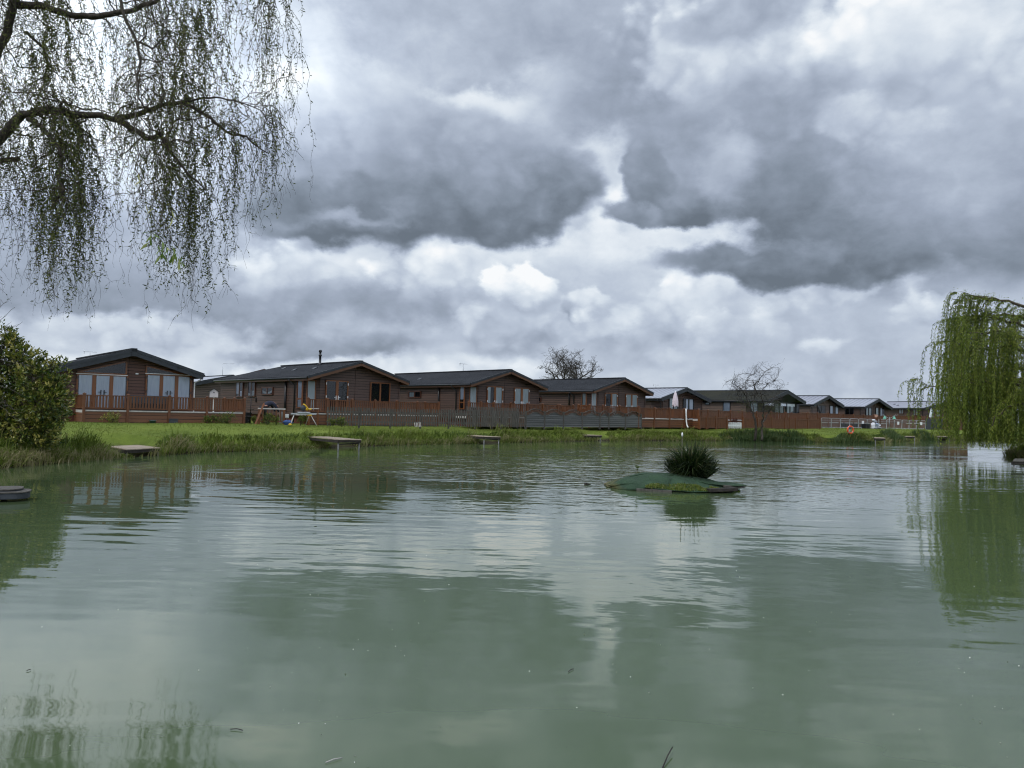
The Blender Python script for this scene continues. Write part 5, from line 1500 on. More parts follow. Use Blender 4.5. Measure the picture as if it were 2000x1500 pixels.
slab_platform(39, 952, .21, 'rear one of two rounded grey boards over the water')

# ------------------------------------------------------------------ the little island
io_ = Vector((3.95, 19.0, 0)); isl = empty('floating_island', io_, R(-4), 'low pond island wrapped in green matting with moss and rotting edge boards', 'island')
A_, B2 = 1.62, 1.05
def isl_z(x, y, lump=1.0):
    r = math.sqrt((x / A_) ** 2 + (y / B2) ** 2)
    z = .27 * max(0, 1 - r ** 2.2) + .03
    z += .07 * math.exp(-((x + .45) ** 2 / .3 + (y) ** 2 / .6)) * lump
    z += (vnoise(np.array([x * 1.0]), np.array([y * 1.0]), .28, 1)[0] - .5) * .07 + (vnoise(np.array([x + y * .6]), np.array([y * .4]), .17, 3)[0] - .5) * .035
    return z
def disc(fr, thick, rmax=1.0, zoff=.0, ragged=.03, seed=1, nr=14, na=56, a0=0, a1=6.2832, droop=.0):
    b = MB(); vs = []; 
    for j in range(nr + 1):
        for i in range(na + 1):
            a = a0 + (a1 - a0) * i / na; r = rmax * j / nr
            k = 1 + ragged * math.sin(a * 5 + seed) + ragged * .7 * math.sin(a * 11 + seed * 2)
            x, y = A_ * r * k * math.cos(a), B2 * r * k * math.sin(a)
            z = isl_z(x, y) + zoff - droop * max(0, r - .85) * 3
            vs.append((x, y, z))
    fs = [(j * (na + 1) + i, j * (na + 1) + i + 1, (j + 1) * (na + 1) + i + 1, (j + 1) * (na + 1) + i) for j in range(nr) for i in range(na)]
    b.add(vs, fs, True); return b
m = M_('green_matting')
n1 = m.noise(m.coord(), 4.0, 6, .7); n2 = m.noise(m.coord(), 60, 2, .5); n3 = m.noise(m.coord(), 1.6, 4, .6)
c = m.ramp(n1, [(.3, (.010, .030, .012)), (.6, (.020, .052, .020)), (.8, (.045, .075, .034))])
sx = m.n('ShaderNodeSeparateXYZ'); m.l(m.n('ShaderNodeTexCoord').outputs['Object'], sx.inputs[0])
mr = m.n('ShaderNodeMapRange'); m.l(m.math('MULTIPLY_ADD', n3, 1.1, sx.outputs[0]), mr.inputs[0])
for i, q in enumerate((-1.15, -.6, 1, 0)): mr.inputs[i + 1].default_value = q
c = m.mix(m.math('MULTIPLY', mr.outputs[0], .85), c, m.ramp(n2, [(.3, (.09, .065, .012)), (.7, (.26, .19, .045))]))
m.col(c); m.b.inputs['Roughness'].default_value = .9; m.bump(m.math('ADD', n2, m.math('MULTIPLY', n1, 2.0)), .02)
M['mat_green'] = m.m
b = MB()
rim = []
for k in range(40):
    a = 6.2832 * k / 40; rim.append((A_ * .93 * math.cos(a), B2 * .9 * math.sin(a), -.25))
b.prism(rim, (0, 0, .29)); b.build('raft', M['darkwood'], isl)
mt = disc(1, .02, 1.0, .0, .03, 1, droop=.03).build('matting', M['mat_green'], isl); s_ = mt.modifiers.new('thick', 'SOLIDIFY'); s_.thickness = .015
# overlapping flaps of matting
def flap(pts, z, name='matting_flap', th=.014, n=8):
    b = MB()
    def fn(i, j):
        a = Vector(pts[0]).lerp(Vector(pts[1]), i); c_ = Vector(pts[3]).lerp(Vector(pts[2]), i); q = a.lerp(c_, j)
        return (q.x, q.y, max(isl_z(q.x, q.y) + .02, z + q.z) + .012 * math.sin(i * 7 + j * 3))
    b.grid(fn, n, n); o = b.build(name, M['mat_green'], isl); s2 = o.modifiers.new('thick', 'SOLIDIFY'); s2.thickness = th; return o
flap([(.55, -.45, 0), (1.72, -.62, 0), (1.62, .25, 0), (.42, .25, 0)], .17)
flap([(-1.0, -.1, 0), (.05, -.25, 0), (.1, .5, 0), (-.9, .5, 0)], .20)
flap([(-1.55, -.42, 0), (-.2, -1.0, 0), (0, -.5, 0), (-1.2, -.1, 0)], .06)
# moss along the front edge
def moss(cx, cy, rx_, ry_, n, h, tmu, name='moss'):
    a = RNG.uniform(0, 6.283, n); r = np.sqrt(RNG.uniform(0, 1, n)); x = cx + rx_ * r * np.cos(a); y = cy + ry_ * r * np.sin(a)
    z = np.array([isl_z(p, q) for p, q in zip(x, y)]) - .01
    blades(name, np.c_[x, y, z], RNG.uniform(.4, 1, n) * h, np.full(n, .016), RNG.normal(0, .02, (n, 2)), np.clip(RNG.normal(tmu, .15, n), 0, 1), M['grass_bank'], parent=isl)
moss(.15, -.90, .85, .12, 3600, .075, .62); moss(1.05, -.70, .22, .10, 900, .08, .72); moss(-1.35, -.12, .22, .22, 500, .03, .95); moss(.35, .35, .2, .1, 300, .07, .5)
moss(1.45, -.35, .18, .2, 300, .06, .3)
b = MB(); b.bar((.75, -.98, .07), (1.45, -.72, .09), .16, .07); b.build('edge_log', M['darkwood'], isl)
b = MB(); b.bar((-.9, -.92, .03), (-.1, -1.08, .02), .08, .05); b.build('edge_board', M['oldwood'], isl)
b = MB(); b.bar((1.2, -.62, .14), (1.72, -.32, .12), .10, .05); b.build('edge_board', M['oldwood'], isl)
# plank poking out of the water to the left
pp = at_z(1143, 943, .05); qq = at_z(1168, 946, -.01)
b = MB(); o = b.bar((0, 0, .03), (qq - pp) * 1.4 + Vector((0, 0, -.08)), .07, .05).build('plank', M['darkwood'], None); o.location = (pp.x, pp.y, .0)
tag(o, 'dark plank end sticking out of the water left of the island', 'plank')
# iris clump
ir = Vector((at_y(1350, 930, 19.35).x, 19.35, .26)); n = 1500
a = RNG.uniform(0, 6.283, n); r = np.sqrt(RNG.uniform(0, 1, n)); P = np.c_[ir.x + .36 * r * np.cos(a), ir.y + .25 * r * np.sin(a), np.full(n, .20)]
H = RNG.uniform(.42, 1.22, n) * (1.05 - .35 * r); lean = np.c_[np.cos(a), np.sin(a)] * (r * .50 + RNG.uniform(0, .16, n))[:, None] * 1.15 + RNG.normal(0, .20, (n, 2))
ie = empty('iris_clump', ir, 0, 'dark green clump of arching iris leaves behind the island hump', 'plant')
blades('leaves', P - np.array(tuple(ir)), H, RNG.uniform(.020, .042, n), lean, np.clip(RNG.normal(.42, .28, n), 0, 1), M['iris'], parent=ie)
n = 260; a = RNG.uniform(0, 6.283, n); P = np.c_[.3 * np.cos(a), .2 * np.sin(a), np.zeros(n) - .05]
blades('dead_leaves', P, RNG.uniform(.15, .45, n), np.full(n, .018), np.c_[np.cos(a), np.sin(a)] * RNG.uniform(.2, .5, (n, 1)), np.full(n, .95), M['iris'], parent=ie)
p = at_y(1332.5, 845, 19.2); b = MB(); b.tube([(0, 0, .2), (.0, 0, p.z - .02)], .009, 6); e = empty('marker_cane', (p.x, 19.2, 0), 0, 'thin pale cane with a white tip standing in front of the iris', 'cane'); b.build('cane', M['twig_pale'], e)
b = MB(); b.lathe((0, 0, p.z - .10), [(0, 0), (.02, .01), (.024, .06), (.012, .10), (0, .11)], 8); b.build('tip', M['white'], e)
p = at_y(1244, 921, 19.2); e = empty('weed_sprig', (p.x, 19.2, .38), 0, 'small leafy weed sprouting on top of the island hump', 'plant')
L_ = Leaves(); T_ = TwigNet(); T_.tube([(0, 0, 0), (.01, 0, .06), (0, .01, .12)], .006, .003, 4)
for _ in range(26): L_.add((0, 0, random.uniform(.02, .12)), (random.gauss(0, 1), random.gauss(0, 1), .9), random.uniform(.05, .08), .025, random.uniform(.2, .6))
T_.build('stem', M['twig'], e); L_.build('foliage', M['leaf_small'], e)

# ------------------------------------------------------------------ life ring on its post
p = at_y(1661, 839.5, 59.6); g_ = gz(p.x, p.y)
e = empty('life_ring', (p.x, p.y, g_), R(18), 'orange-red life ring hung on a short post on the far bank', 'life ring')
b = MB(); zc = p.z - g_
pts = [(.27 * math.cos(t * 6.2832 / 28), 0, zc + .27 * math.sin(t * 6.2832 / 28)) for t in range(29)]
b.tube(pts, .062, 10, cap=False); b.build('ring', pm('orange_plastic', (.55, .07, .018), (.70, .10, .03), 5, .45), e)
for k in range(4):
    a = math.pi / 4 + k * math.pi / 2; b = MB()
    b.tube([(.27 * math.cos(a - .09), 0, zc + .27 * math.sin(a - .09)), (.27 * math.cos(a + .09), 0, zc + .27 * math.sin(a + .09))], .066, 10); b.build('reflective_band', M['metal'], e)
b = MB(); b.box(-.02, .07, -.2, .08, .15, zc + .30); b.build('post', M['oldwood'], e)
b = MB(); b.box(-.09, .045, zc + .05, .07, .068, zc + .24); b.build('plate', pm('blue_plate', (.03, .07, .22), (.04, .09, .28), 5, .5), e)
b = MB(); b.box(-.11, .045, zc - .16, .04, .066, zc + .03); b.build('notice', pm('green_notice', (.25, .42, .36), (.38, .52, .46), 30, .5), e)

# ------------------------------------------------------------------ closed parasol, hose, other deck things
def on_deck(l, px, py, tf, zl): 
    RI = Matrix.Rotation(-l.rot, 3, 'Z'); o = RI @ (CO - l.o); d = RI @ ray(px, py); t = (-tf - o.y) / d.y; q = o + d * t
    w_ = l.o + l.u * q.x + l.v * (-tf); return Vector((w_.x, w_.y, G + zl)), q
o, q = on_deck(l5, 1319, 780, 4.0, .68)
e = empty('parasol', o, 0, 'closed pinkish-white parasol on the pale-roofed lodge deck', 'parasol')
zt = at_y(1319, 765.5, o.y).z - o.z; zb_ = at_y(1319, 793, o.y).z - o.z
b = MB(); b.tube([(0, 0, 0), (0, 0, zt)], .025, 8); b.build('pole', M['metal'], e)
b = MB(); b.lathe((0, 0, 0), [(0, 0), (.26, .01), (.25, .06), (.05, .09), (.04, .3)], 14); b.build('base', M['steel_grey'], e)
vs = MB(); nr_, na_ = 14, 24
def cf(i, j):
    a = i * 6.2832; z = zt - (zt - zb_) * j; r = .05 + .17 * min(1, j * 1.7) ** .7; r *= 1 + .18 * math.sin(a * 8) * (.3 + j)
    if j > .72: r *= 1 - .0 * j
    return (r * math.cos(a), r * math.sin(a), z + .06 * math.sin(a * 4) * j)
vs.grid(cf, na_ * 3, nr_); vs.build('canopy', pm('pinkish_cloth', (.50, .42, .44), (.66, .58, .60), 6, .9), e)
b = MB(); b.lathe((0, 0, zt - .03), [(0, .12), (.03, .10), (.05, .03), (.06, 0)], 10); b.build('finial', M['white'], e)
# white hose hanging over the deck rail
RI = Matrix.Rotation(-l5.rot, 3, 'Z')
pt = [(1340, 798), (1340, 806), (1340.3, 815), (1340.5, 823), (1341.5, 830), (1343.2, 836), (1343.8, 838)]
oo, _ = on_deck(l5, 1340, 800, 6.34, 0); ps_ = []
for x_, y_ in pt:
    w_, q_ = on_deck(l5, x_, y_, 6.34 + (0.25 * max(0, (y_ - 828) / 10)), 0); z_ = (l5.o + l5.u * q_.x + l5.v * q_.y).z * 0 + q_.z; ps_.append(Vector((w_.x - oo.x, w_.y - oo.y, max(z_, .06))))
b = MB(); b.tube(ps_, .055, 8); o = b.build('drain_hose', M['white'], None); o.location = (oo.x, oo.y, G); tag(o, 'white hose hanging down the boarded deck skirt', 'hose')
# storage and pots by the nearest deck
def prop(name, px, py, Y, label, cat, mb, mat, rz=40, z=G - .02, group=None):
    p = at_y(px, py, Y); o = mb.build(name, mat, None); o.location = (p.x, p.y, z); o.rotation_euler = (0, 0, R(rz)); tag(o, label, cat, group); return o
def pot(r, h): return MB().lathe((0, 0, 0), [(0, .005), (r * .72, 0), (r * .95, h * .85), (r * 1.08, h * .86), (r * 1.08, h), (r * .92, h), (r * .85, h * .85), (0, h * .82)], 14)
b = MB(); b.box(-.2, -.13, 0, .2, .13, .2); b.box(-.22, -.15, .2, .22, .15, .24); b.box(-.16, -.137, .05, .16, -.13, .15)
prop('planter_box', 337, 828, 37.2, 'small dark planter box on the grass under the nearest deck rail', 'planter', b, M['steel_grey'])
prop('plant_pot', 298, 827, 36.4, 'low blue-green bowl on the grass in front of the nearest deck', 'pot', pot(.16, .15), pm('teal_glaze', (.03, .07, .07), (.05, .10, .10), 5, .3))
prop('stone_lump', 1357, 838, 62.5, 'grey-brown stone on the grass right of the white hose', 'stone', MB().lathe((0, 0, -.05), [(0, .3), (.18, .28), (.34, .16), (.40, .05), (.38, 0)], 9), M['oldwood'])
# seen through the railings of the nearest deck: a dark storage bench with cushions
o, q = on_deck(l1, 290, 790, .75, .56)
e = empty('garden_sofa', o, l1.rot, 'dark rattan sofa half hidden behind the nearest deck railing', 'sofa')
b = MB(); b.box(-.95, -.32, .08, .95, .32, .36); b.build('seat', M['gutter'], e); b = MB(); b.box(-.95, .20, .36, .95, .34, .74); b.build('backrest', M['steel_grey'], e)
for sx_ in (-1, 1):
    b = MB(); b.box(sx_ * .86, -.32, .36, sx_ * .98, .20, .56); b.build('armrest', M['gutter'], e)
    for sy_ in (-.26, .26): b = MB(); b.box(sx_ * .84, sy_ - .03, 0, sx_ * .90, sy_ + .03, .08); b.build('leg', M['gutter'], e)
# white playhouse-like bird box on a post between the first two lodges
p = at_y(418, 768, 47); e = empty('dovecote', (p.x, p.y, G), R(20), 'small pale gabled bird house standing between the two nearest lodges', 'bird house')
zc = p.z - G
b = MB(); b.box(-.045, -.045, 0, .045, .045, zc - .22); b.build('post', M['white'], e)
b = MB(); b.prism([(-.24, -.2, zc - .25), (.24, -.2, zc - .25), (.24, -.2, zc + .08), (0, -.2, zc + .26), (-.24, -.2, zc + .08)], (0, .4, 0)); b.build('house', pm('pale_pink_paint', (.46, .42, .42), (.58, .53, .52), 5, .7), e)
for sg in (-1, 1):
    b = MB(); b.bar((0, 0, zc + .29), (sg * .32, 0, zc + .06), .5, .025, up=(0, 0, 1)); b.build('roof', M['fascia_dark'], e)
b = MB(); b.tube([(0, -.205, zc + .05), (0, -.215, zc + .05)], .035, 12); b.build('entrance_hole', M['inside'], e)

# ------------------------------------------------------------------ building work by the second lodge
WR = R(42)
def at(px, Y, z=G): p = at_y(px, 820, Y); return Vector((p.x, p.y, z - .01))
# loose gate panel standing upright
o = at(505.5, 39.9); e = empty('deck_gate_panel', o, R(30), 'chestnut railing panel with a pale top rail standing loose on the grass', 'panel')
w_ = 1.28; h_ = at_y(525, 797.5, 40.2).z - G
for x_ in (0, w_): b = MB(); b.box(x_ - .055, -.055, 0, x_ + .055, .055, h_ - .04); b.build('post', M['rail'], e)
b = MB(); b.box(-.06, -.06, h_ - .04, w_ + .06, .06, h_ + .02); b.build('top_rail', M['trim'], e)
b = MB(); b.box(.055, -.03, .1, w_ - .055, .03, .16); b.build('bottom_rail', M['rail'], e)
for k in range(5): b = MB(); x_ = .2 + k * .225; b.box(x_ - .035, -.012, .16, x_ + .035, .012, h_ - .04); b.build('baluster', M['rail'], e)
# leaning plank
o = at(499, 39.3); b = MB(); b.bar((0, 0, 0), (.33, .25, 1.08), .09, .03, up=(0, -1, 0)); o_ = b.build('leaning_plank', M['frame_oak'], None); o_.location = o; tag(o_, 'long ochre plank leaning against the loose gate panel', 'plank')
# miter saw on its folding stand
o = at(592, 39.3); e = empty('mitre_saw', (o.x, o.y, o.z), R(25), 'yellow and black mitre saw clamped on a folding stand', 'power saw')
hz = at_y(592, 808, 39.3).z - G
b = MB(); b.bar((-.62, 0, hz), (.62, 0, hz), .12, .07); b.build('stand_beam', M['metal'], e)
for x0_, x1_ in ((-.45, -.66), (.30, .16), (.36, .66)):
    b = MB(); b.tube([(x0_, -.02, hz - .03), (x1_, -.22 if x0_ != .30 else .2, 0)], .022, 6); b.build('stand_leg', M['trim'], e)
b = MB(); b.tube([(-.45, .02, hz - .03), (-.62, .24, 0)], .022, 6); b.build('stand_leg', M['trim'], e)
YEL = pm('yellow_plastic', (.55, .33, .015), (.68, .42, .03), 5, .4)
b = MB(); b.box(.2, -.08, hz - .10, .42, .08, hz - .02); b.build('bracket', YEL, e, bevel=.01)
b = MB(); b.box(-.3, -.2, hz + .035, .32, .16, hz + .10); b.build('saw_base', M['metal'], e, bevel=.01)
b = MB(); b.lathe((0, 0, 0), [(0, -.035), (.13, -.035), (.14, 0), (.13, .035), (0, .035)], 20); blade = b.build('blade_guard', M['steel_grey'], e); blade.location = (-.02, 0, hz + .30); blade.rotation_euler = (R(90), 0, 0)
b = MB(); b.tube([(.0, .06, hz + .12), (.02, .05, hz + .24), (.06, .03, hz + .36)], .05, 8); b.build('saw_arm', M['gutter'], e)
b = MB(); b.tube([(-.02, -.02, hz + .50), (.06, -.02, hz + .46), (.14, -.02, hz + .38), (.22, -.02, hz + .28), (.32, -.02, hz + .22), (.38, -.02, hz + .25), (.36, -.02, hz + .30)], .036, 8); b.build('handle', YEL, e)
b = MB(); b.tube([(.1, .04, hz + .28), (.24, .05, hz + .2)], .07, 10); b.build('motor', YEL, e)
# small folding table behind the saw
o = at(612, 40.6); e = empty('work_trestle', o, R(25), 'small pale trestle behind the saw, against the deck', 'trestle')
b = MB(); b.box(-.25, -.15, .85, .25, .15, .89); b.build('top', M['trim'], e)
for sx_ in (-.22, .22):
    for sy_ in (-.12, .12): b = MB(); b.bar((sx_, sy_, 0), (sx_, sy_, .85), .035, .035); b.build('leg', M['frame_oak'], e)
# dark garden ornament: bird feeding station
o = at(489, 40.9); e = empty('bird_feeder_stand', o, 0, 'dark wrought stand with hooks and trays between the decks', 'bird feeder')
b = MB(); b.tube([(0, 0, 0), (0, 0, 1.75)], .022, 8); b.build('pole', M['gutter'], e)
b = MB(); b.lathe((0, 0, .30), [(0, 0), (.24, .02), (.27, .08), (.25, .08), (.22, .04), (0, .03)], 14); b.build('tray', M['gutter'], e)
b = MB(); b.lathe((0, 0, .72), [(0, 0), (.16, .01), (.18, .05), (0, .04)], 14); b.build('tray', M['oldwood'], e)
for k in range(4):
    a = k * 1.57 + .4; b = MB(); b.tube([(0, 0, 1.35), (.12 * math.cos(a), .12 * math.sin(a), 1.52), (.26 * math.cos(a), .26 * math.sin(a), 1.5), (.28 * math.cos(a), .28 * math.sin(a), 1.40)], .012, 6); b.build('hook', M['gutter'], e)
for k in range(3):
    a = k * 2.09; b = MB(); b.tube([(0, 0, .35), (.22 * math.cos(a), .22 * math.sin(a), .0)], .018, 6); b.build('foot', M['gutter'], e)
b = MB(); b.lathe((.26 * math.cos(.4), .26 * math.sin(.4), 1.12), [(0, 0), (.05, .01), (.05, .22), (.065, .24), (0, .29)], 10); b.build('feeder', M['darkwood'], e)
b = MB(); b.box(-.2, -.13, 0, .2, .13, .52); b.box(-.24, -.17, .52, .24, .17, .58)
prop('gas_locker', 481, 822, 41.6, 'dark locker at the end of the nearest deck beside the feeding stand', 'locker', b, M['gutter'])
# bags and offcuts on the grass
def sack(name, px, Y, label, mat, sx_=.22, sy_=.15, sz_=.14, rz=20, cat='bag', z=None):
    b = MB()
    def fn(i, j):
        a, v_ = i * 6.2832, (j - .5) * math.pi
        cx, cy, cz_ = math.copysign(abs(math.cos(a)) ** .7, math.cos(a)), math.copysign(abs(math.sin(a)) ** .7, math.sin(a)), math.sin(v_)
        k = math.cos(v_) ** .6 * (1 + .14 * math.sin(a * 3 + px) + .09 * math.sin(a * 7 + v_ * 5 + px)) * (1 + .16 * math.sin(v_ * 4 + px * 2))
        return (sx_ * cx * k, sy_ * cy * k, sz_ * (cz_ + 1) * (1 + .1 * math.sin(a * 2)) * .5 * 2 * .9)
    b.grid(fn, 20, 10); o = b.build(name, mat, None); o.location = at(px, Y) if z is None else at(px, Y, z); o.rotation_euler = (0, 0, R(rz)); return tag(o, label, cat)
sack('tool_bag', 562.5, 39.0, 'small blue tool bag on the grass left of the saw stand', pm('blue_cloth', (.02, .05, .14), (.04, .08, .22), 6, .8))
sack('yellow_glove', 566.5, 38.8, 'yellow scrap beside the blue tool bag', YEL, .08, .06, .05, cat='scrap')
b = MB(); b.box(-.12, -.1, 0, .12, .1, .62); b.box(-.14, -.12, .62, .14, .12, .66); b.box(-.08, -.108, .3, .08, -.1, .5)
prop('meter_cabinet', 551, 815, 42.6, 'narrow grey meter cabinet beside the black pipe of the second lodge', 'cabinet', b, M['metal'], rz=42)
b = MB(); b.box(-.13, -.08, 0, .13, .08, .22); b.box(-.10, -.1, .05, .10, -.08, .17)
prop('pipe_box', 558.5, 815, 42.3, 'small white box at the foot of the black pipe', 'box', b, M['white'], rz=42, z=G + .3)

# ------------------------------------------------------------------ person bending over behind the gate panel
def skin_fig(name, chain_pts, edges, radii, mat, parent, sub=2):
    me = bpy.data.meshes.new(name); me.from_pydata(chain_pts, edges, []); me.materials.append(mat)
    o = bpy.data.objects.new(name, me); C.objects.link(o); o.parent = parent
    sk = o.modifiers.new('skin', 'SKIN'); sk.use_smooth_shade = True
    if not me.skin_vertices: 
        pass
    for i, r_ in enumerate(radii):
        sv = me.skin_vertices[0].data[i]; sv.radius = (r_, r_) if isinstance(r_, float) else r_
        sv.use_root = (i == 0)
    s_ = o.modifiers.new('sub', 'SUBSURF'); s_.levels = sub; s_.render_levels = sub
    return o
SKIN = pm('skin', (.36, .17, .115), (.42, .21, .15), 6, .5)
NAVY = pm('navy_cloth', (.012, .014, .026), (.020, .024, .040), 8, .85, bump=.004)
DARK = pm('dark_trousers', (.015, .015, .017), (.028, .028, .030), 8, .85)
hd_ = at_y(540.5, 791.5, 41.4)
po = Vector((hd_.x - .48, hd_.y - .35, G)); pe = empty('person', po, R(40), 'person in a dark top bending forward behind the loose gate panel', 'person')
hz_ = hd_.z - G      # head height above the ground, local x runs towards the head
bx_ = [(-.10, 0, .86), (.02, 0, 1.00), (.22, 0, 1.09), (.40, 0, 1.08), (.50, 0, 1.04), (.60, 0, hz_ + .0), (.66, 0, hz_ - .04),
       (-.10, .12, .80), (-.02, .14, .46), (-.12, .15, .07), (.06, .16, .03), (-.10, -.12, .80), (.04, -.14, .46), (-.04, -.15, .07), (.14, -.16, .03),
       (.40, .20, 1.03), (.52, .24, .80), (.66, .16, .60), (.40, -.20, 1.03), (.54, -.24, .80), (.68, -.16, .60)]
be_ = [(0, 1), (1, 2), (2, 3), (3, 4), (4, 5), (5, 6), (0, 7), (7, 8), (8, 9), (9, 10), (0, 11), (11, 12), (12, 13), (13, 14), (3, 15), (15, 16), (16, 17), (3, 18), (18, 19), (19, 20)]
br_ = [.15, .15, .16, .14, .065, .09, .075, .085, .06, .045, .035, .085, .06, .045, .035, .065, .045, .032, .065, .045, .032]
body = skin_fig('body', bx_, be_, br_, SKIN, pe)
# clothing follows the body
skin_fig('jumper', [bx_[0], bx_[1], bx_[2], bx_[3], (.46, 0, 1.06), bx_[15], bx_[16], (.645, .17, .63), bx_[18], bx_[19], (.665, -.17, .63)], [(0, 1), (1, 2), (2, 3), (3, 4), (3, 5), (5, 6), (6, 7), (3, 8), (8, 9), (9, 10)],
         [.165, .168, .178, .158, .085, .082, .058, .045, .082, .058, .045], NAVY, pe)
skin_fig('trousers', [(-.11, 0, .88), bx_[7], bx_[8], bx_[9], bx_[11], bx_[12], bx_[13]], [(0, 1), (1, 2), (2, 3), (0, 4), (4, 5), (5, 6)], [.170, .108, .078, .062, .108, .078, .062], DARK, pe)
for q, sy_ in ((10, 1), (14, -1)):
    x_, y_, z_ = bx_[q]; b = MB(); b.grid(lambda i, j: (x_ - .06 + .15 * math.cos(i * 6.283) * math.sin(j * 3.14), y_ + .055 * math.sin(i * 6.283) * math.sin(j * 3.14), .045 - .045 * math.cos(j * 3.14)), 14, 8); b.build('shoe', M['gutter'], pe)
for sy_ in (1, -1):
    cx, cy, cz_ = .67, sy_ * .155, .585
    skin_fig('hand', [(cx, cy, cz_ + .02), (cx + .02, cy, cz_ - .05), (cx + .03, cy, cz_ - .09)], [(0, 1), (1, 2)], [.026, .036, .026], SKIN, pe, 1)
    for k in range(4):
        y_ = cy + (k - 1.5) * .017; l_ = (.05, .06, .056, .042)[k]
        skin_fig('finger', [(cx + .03, y_, cz_ - .09), (cx + .045, y_, cz_ - .09 - l_ * .6), (cx + .03, y_, cz_ - .09 - l_)], [(0, 1), (1, 2)], [.009, .0085, .007], SKIN, pe, 1)
    skin_fig('thumb', [(cx + .02, cy - sy_ * .03, cz_ - .03), (cx + .05, cy - sy_ * .05, cz_ - .06), (cx + .06, cy - sy_ * .045, cz_ - .09)], [(0, 1), (1, 2)], [.012, .010, .008], SKIN, pe, 1)
b = MB(); hx, hy, hz2 = .61, 0, hz_
def hair(i, j):
    a = i * 6.2832; v_ = j * 1.75
    return (hx - .035 + .100 * math.sin(v_) * math.cos(a), hy + .088 * math.sin(v_) * math.sin(a), hz2 + .012 + .098 * math.cos(v_))
b.grid(hair, 24, 10); b.build('hair', pm('brown_hair', (.045, .028, .016), (.085, .055, .035), 40, .7), pe)
for sy_ in (1, -1):
    b = MB(); b.lathe((hx + .01, sy_ * .088, hz2 - .03), [(0, -.03), (.015, -.02), (.018, .01), (.01, .03), (0, .032)], 8); b.build('ear', SKIN, pe)
b = MB(); b.tube([(hx + .07, 0, hz2 - .02), (hx + .108, 0, hz2 - .055), (hx + .085, 0, hz2 - .065)], [.010, .016, .010], 8); b.build('nose', SKIN, pe)

# ------------------------------------------------------------------ things by the far barriers
GREYBAG = pm('grey_bag', (.16, .17, .19), (.30, .31, .34), 8, .6); WHB = pm('white_bag', (.5, .5, .54), (.7, .7, .74), 8, .6); BLB = pm('pale_blue_bag', (.28, .34, .46), (.42, .48, .6), 8, .6)
k_ = 0
for (px, zz, mat, sx_, sz_, lab) in ((1711, 0, GREYBAG, .3, .20, 'grey bag at the bottom left of the heap by the barriers'), (1716, 0, GREYBAG, .32, .17, 'dark grey bag at the bottom right of the heap by the barriers'),
                                 (1712, .36, BLB, .24, .17, 'pale blue bag in the middle of the heap by the barriers'), (1705.5, .0, WHB, .18, .38, 'tall white bag on the left side of the heap'), (1709, .68, GREYBAG, .2, .13, 'grey bag near the top of the heap by the barriers'),
                                 (1706, .85, WHB, .13, .11, 'small white bag on top of the heap'), (1717.5, .32, WHB, .16, .09, 'flat off-white bag on the right side of the heap')):
    sack('rubbish_bag', px, 84.2, lab, mat, sx_, .2, sz_, rz=25 * k_, z=G + zz); k_ += 1
p = at_y(1711, 813, 86); e = empty('chair_back', (p.x, p.y, G), R(20), 'pale orange slatted chair back above the heap of bags', 'chair')
b = MB()
zc = p.z - G
for q in range(4): b = MB(); b.box(-.24 + .02 * (3 - q), -.02, zc - .10 + q * .075, .24 - .02 * (3 - q), .01, zc - .04 + q * .075); b.build('slat', pm('pale_terracotta', (.42, .22, .15), (.55, .34, .25), 6, .7) if q == 0 else bpy.data.materials['pale_terracotta'], e)
for x_ in (-.24, .24):
    b = MB(); b.bar((x_ * .9, .02, 0), (x_, .02, zc + .22), .04, .04); b.build('rear_leg', M['frame_red'], e)
    b = MB(); b.bar((x_ * .9, -.42, 0), (x_ * .9, -.42, zc - .35), .04, .04); b.build('front_leg', M['frame_red'], e)
b = MB(); b.box(-.25, -.45, zc - .36, .25, .03, zc - .31); b.build('seat', M['frame_red'], e)
# clothes airer with green peg bags
p = at_y(1737, 816, 87); e = empty('rotary_airer', (p.x, p.y, G), R(10), 'rotary clothes airer with two small mint-green cloths', 'clothes airer')
zc = p.z - G
b = MB(); b.tube([(0, 0, 0), (0, 0, zc + .1)], .022, 8); b.build('pole', M['metal'], e)
for k in range(4):
    a = k * 1.5708 + .3; b = MB(); b.tube([(0, 0, zc - .10), (1.1 * math.cos(a), 1.1 * math.sin(a), zc + .38)], .014, 6); b.build('arm', M['metal'], e)
for k, (x0_, x1_) in enumerate(((-.85, -.35), (.35, .85))):
    b = MB(); b.grid(lambda i, j: (x0_ + (x1_ - x0_) * (.5 + (i - .5) * (.25 + .75 * j)), -.02 + .03 * math.sin(i * 9), zc + .22 - .34 * j), 8, 4); b.build('cloth', pm('mint_cloth', (.18, .50, .38), (.26, .60, .48), 6, .8) if k == 0 else bpy.data.materials['mint_cloth'], e)
# dark crates behind the left barriers
for q, (px, w_) in enumerate(((1643, .8), (1656, .7), (1668, .7), (1690, .9))):
    b = MB(); b.box(-w_ / 2, -.3, 0, w_ / 2, .3, .5); b.box(-w_ / 2 - .02, -.32, .5, w_ / 2 + .02, .32, .56)
    for s_ in (-.25, 0, .25): b.box(s_ * w_ - .03, -.33, 0, s_ * w_ + .03, -.3, .5)
    prop('storage_crate', px, 830, 84.5, ('low dark crate behind the second barrier', 'dark crate behind the life ring, left one', 'dark crate behind the life ring, right one', 'wide dark crate left of the heap of bags')[q], 'crate', b, M['gutter'], rz=38, group='dark crates behind the barriers')
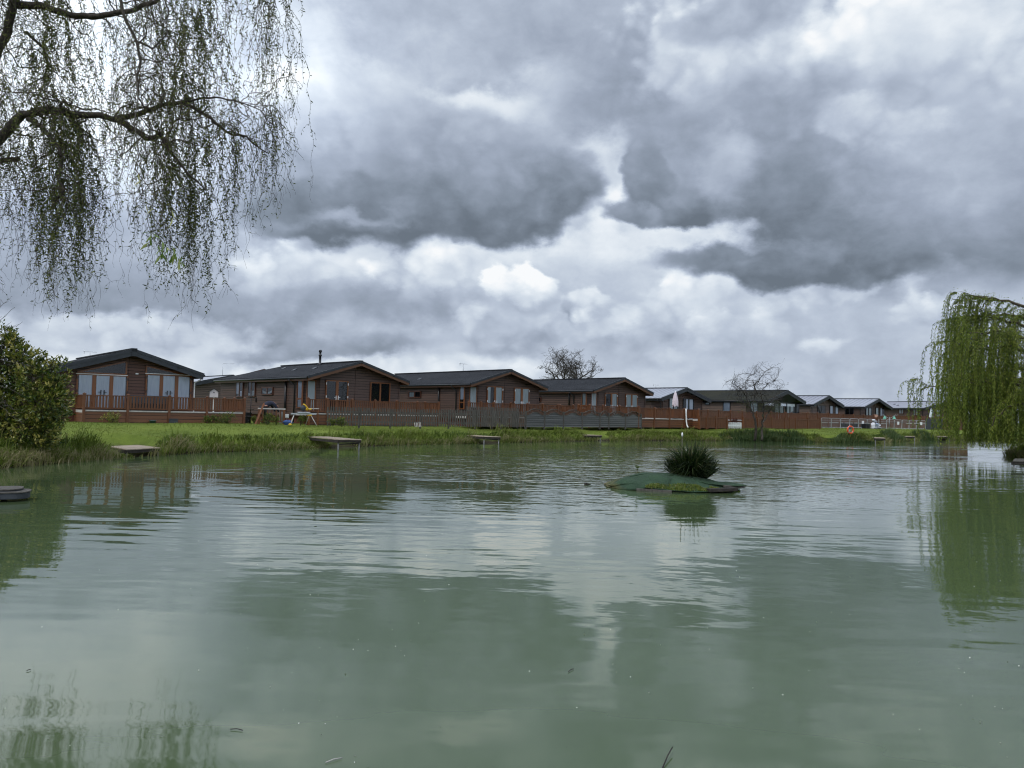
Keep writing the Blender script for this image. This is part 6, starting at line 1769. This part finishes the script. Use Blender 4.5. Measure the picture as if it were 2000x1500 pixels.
# grey cantilever parasol, folded, at the lilac-roofed lodge; white one at the farthest
def folded(px, y0, y1, Y, label, mat, r=.16, tilt=0):
    p = at_y(px, y1, Y); z0 = G + .6; e = empty('parasol', (p.x, p.y, z0), 0, label, 'parasol'); zt = at_y(px, y0, Y).z - z0; zb2 = at_y(px, y1, Y).z - z0
    b = MB(); b.tube([(0, 0, 0), (0, 0, zb2 + .1)], .03, 6); b.build('pole', M['metal'], e)
    b = MB(); b.lathe((0, 0, 0), [(0, 0), (.24, .01), (.22, .06), (.04, .08)], 12); b.build('base', M['steel_grey'], e)
    b = MB(); b.grid(lambda i, j: ((r * (.25 + .75 * math.sin(1.2 + j * 1.2)) if j > .0 else .02) * (.15 + .85 * j) * math.cos(i * 6.283) * (1 + .15 * math.sin(i * 44)) + tilt * (1 - j), r * (.15 + .85 * j) * math.sin(i * 6.283) * (1 + .15 * math.sin(i * 44)), zt + (zb2 - zt) * j), 32, 8)
    b.build('canopy', mat, e)
folded(1604, 788, 810, 82, 'folded dark parasol leaning before the lilac-roofed lodge', M['gutter'], .14, -.5)
folded(1817, 797, 815, 95, 'folded white parasol at the corner of the farthest lodge', M['net'], .18, .1)
# twigs, seeds and scum afloat near the camera
def float_mesh(n):
    L_ = Leaves()
    for _ in range(n):
        y = random.uniform(3.2, 12) ** 1.0; x = random.uniform(-.75, .72) * y
        L_.add((x, y, .004), (random.gauss(0, 1), random.gauss(0, 1), 0.0), random.uniform(.005, .016), random.uniform(.004, .009), random.random())
    o = L_.build('floating_seeds', tinted('pale_fluff', [(0, (.05, .05, .03)), (.5, (.30, .32, .26)), (1, (.75, .76, .70))], .8, 0), None, fold=.0)
    return tag(o, kind='stuff', label='pale seeds and specks floating on the near water')
float_mesh(280)
for q, (x0, y0, x1, y1, lab) in enumerate(((1294, 1500, 1313, 1468, 'dark twig tip poking out of the water at the bottom edge'), (636, 1489, 668, 1480, 'thin pale reed stem floating near the bottom edge'),
                                         (1110, 1312, 1120, 1306, 'short dark stick afloat in the middle of the near water'), (450, 1424, 474, 1426, 'thin dark stick afloat at the lower left'), (52, 1310, 60, 1308, 'tiny forked twig afloat near the left edge'))):
    a_, b_ = at_z(x0, y0, .006), at_z(x1, y1, .006)
    if q == 0: b_.z = .03
    b = MB(); mid = a_.lerp(b_, .5) + Vector((0, .006, .003)); b.tube([a_ - a_, mid - a_, b_ - a_], .0035 if q == 0 else .0025, 5); o = b.build('floating_twig', M['darkwood'] if q != 1 else M['trim'], None); o.location = a_; tag(o, lab, 'twig')
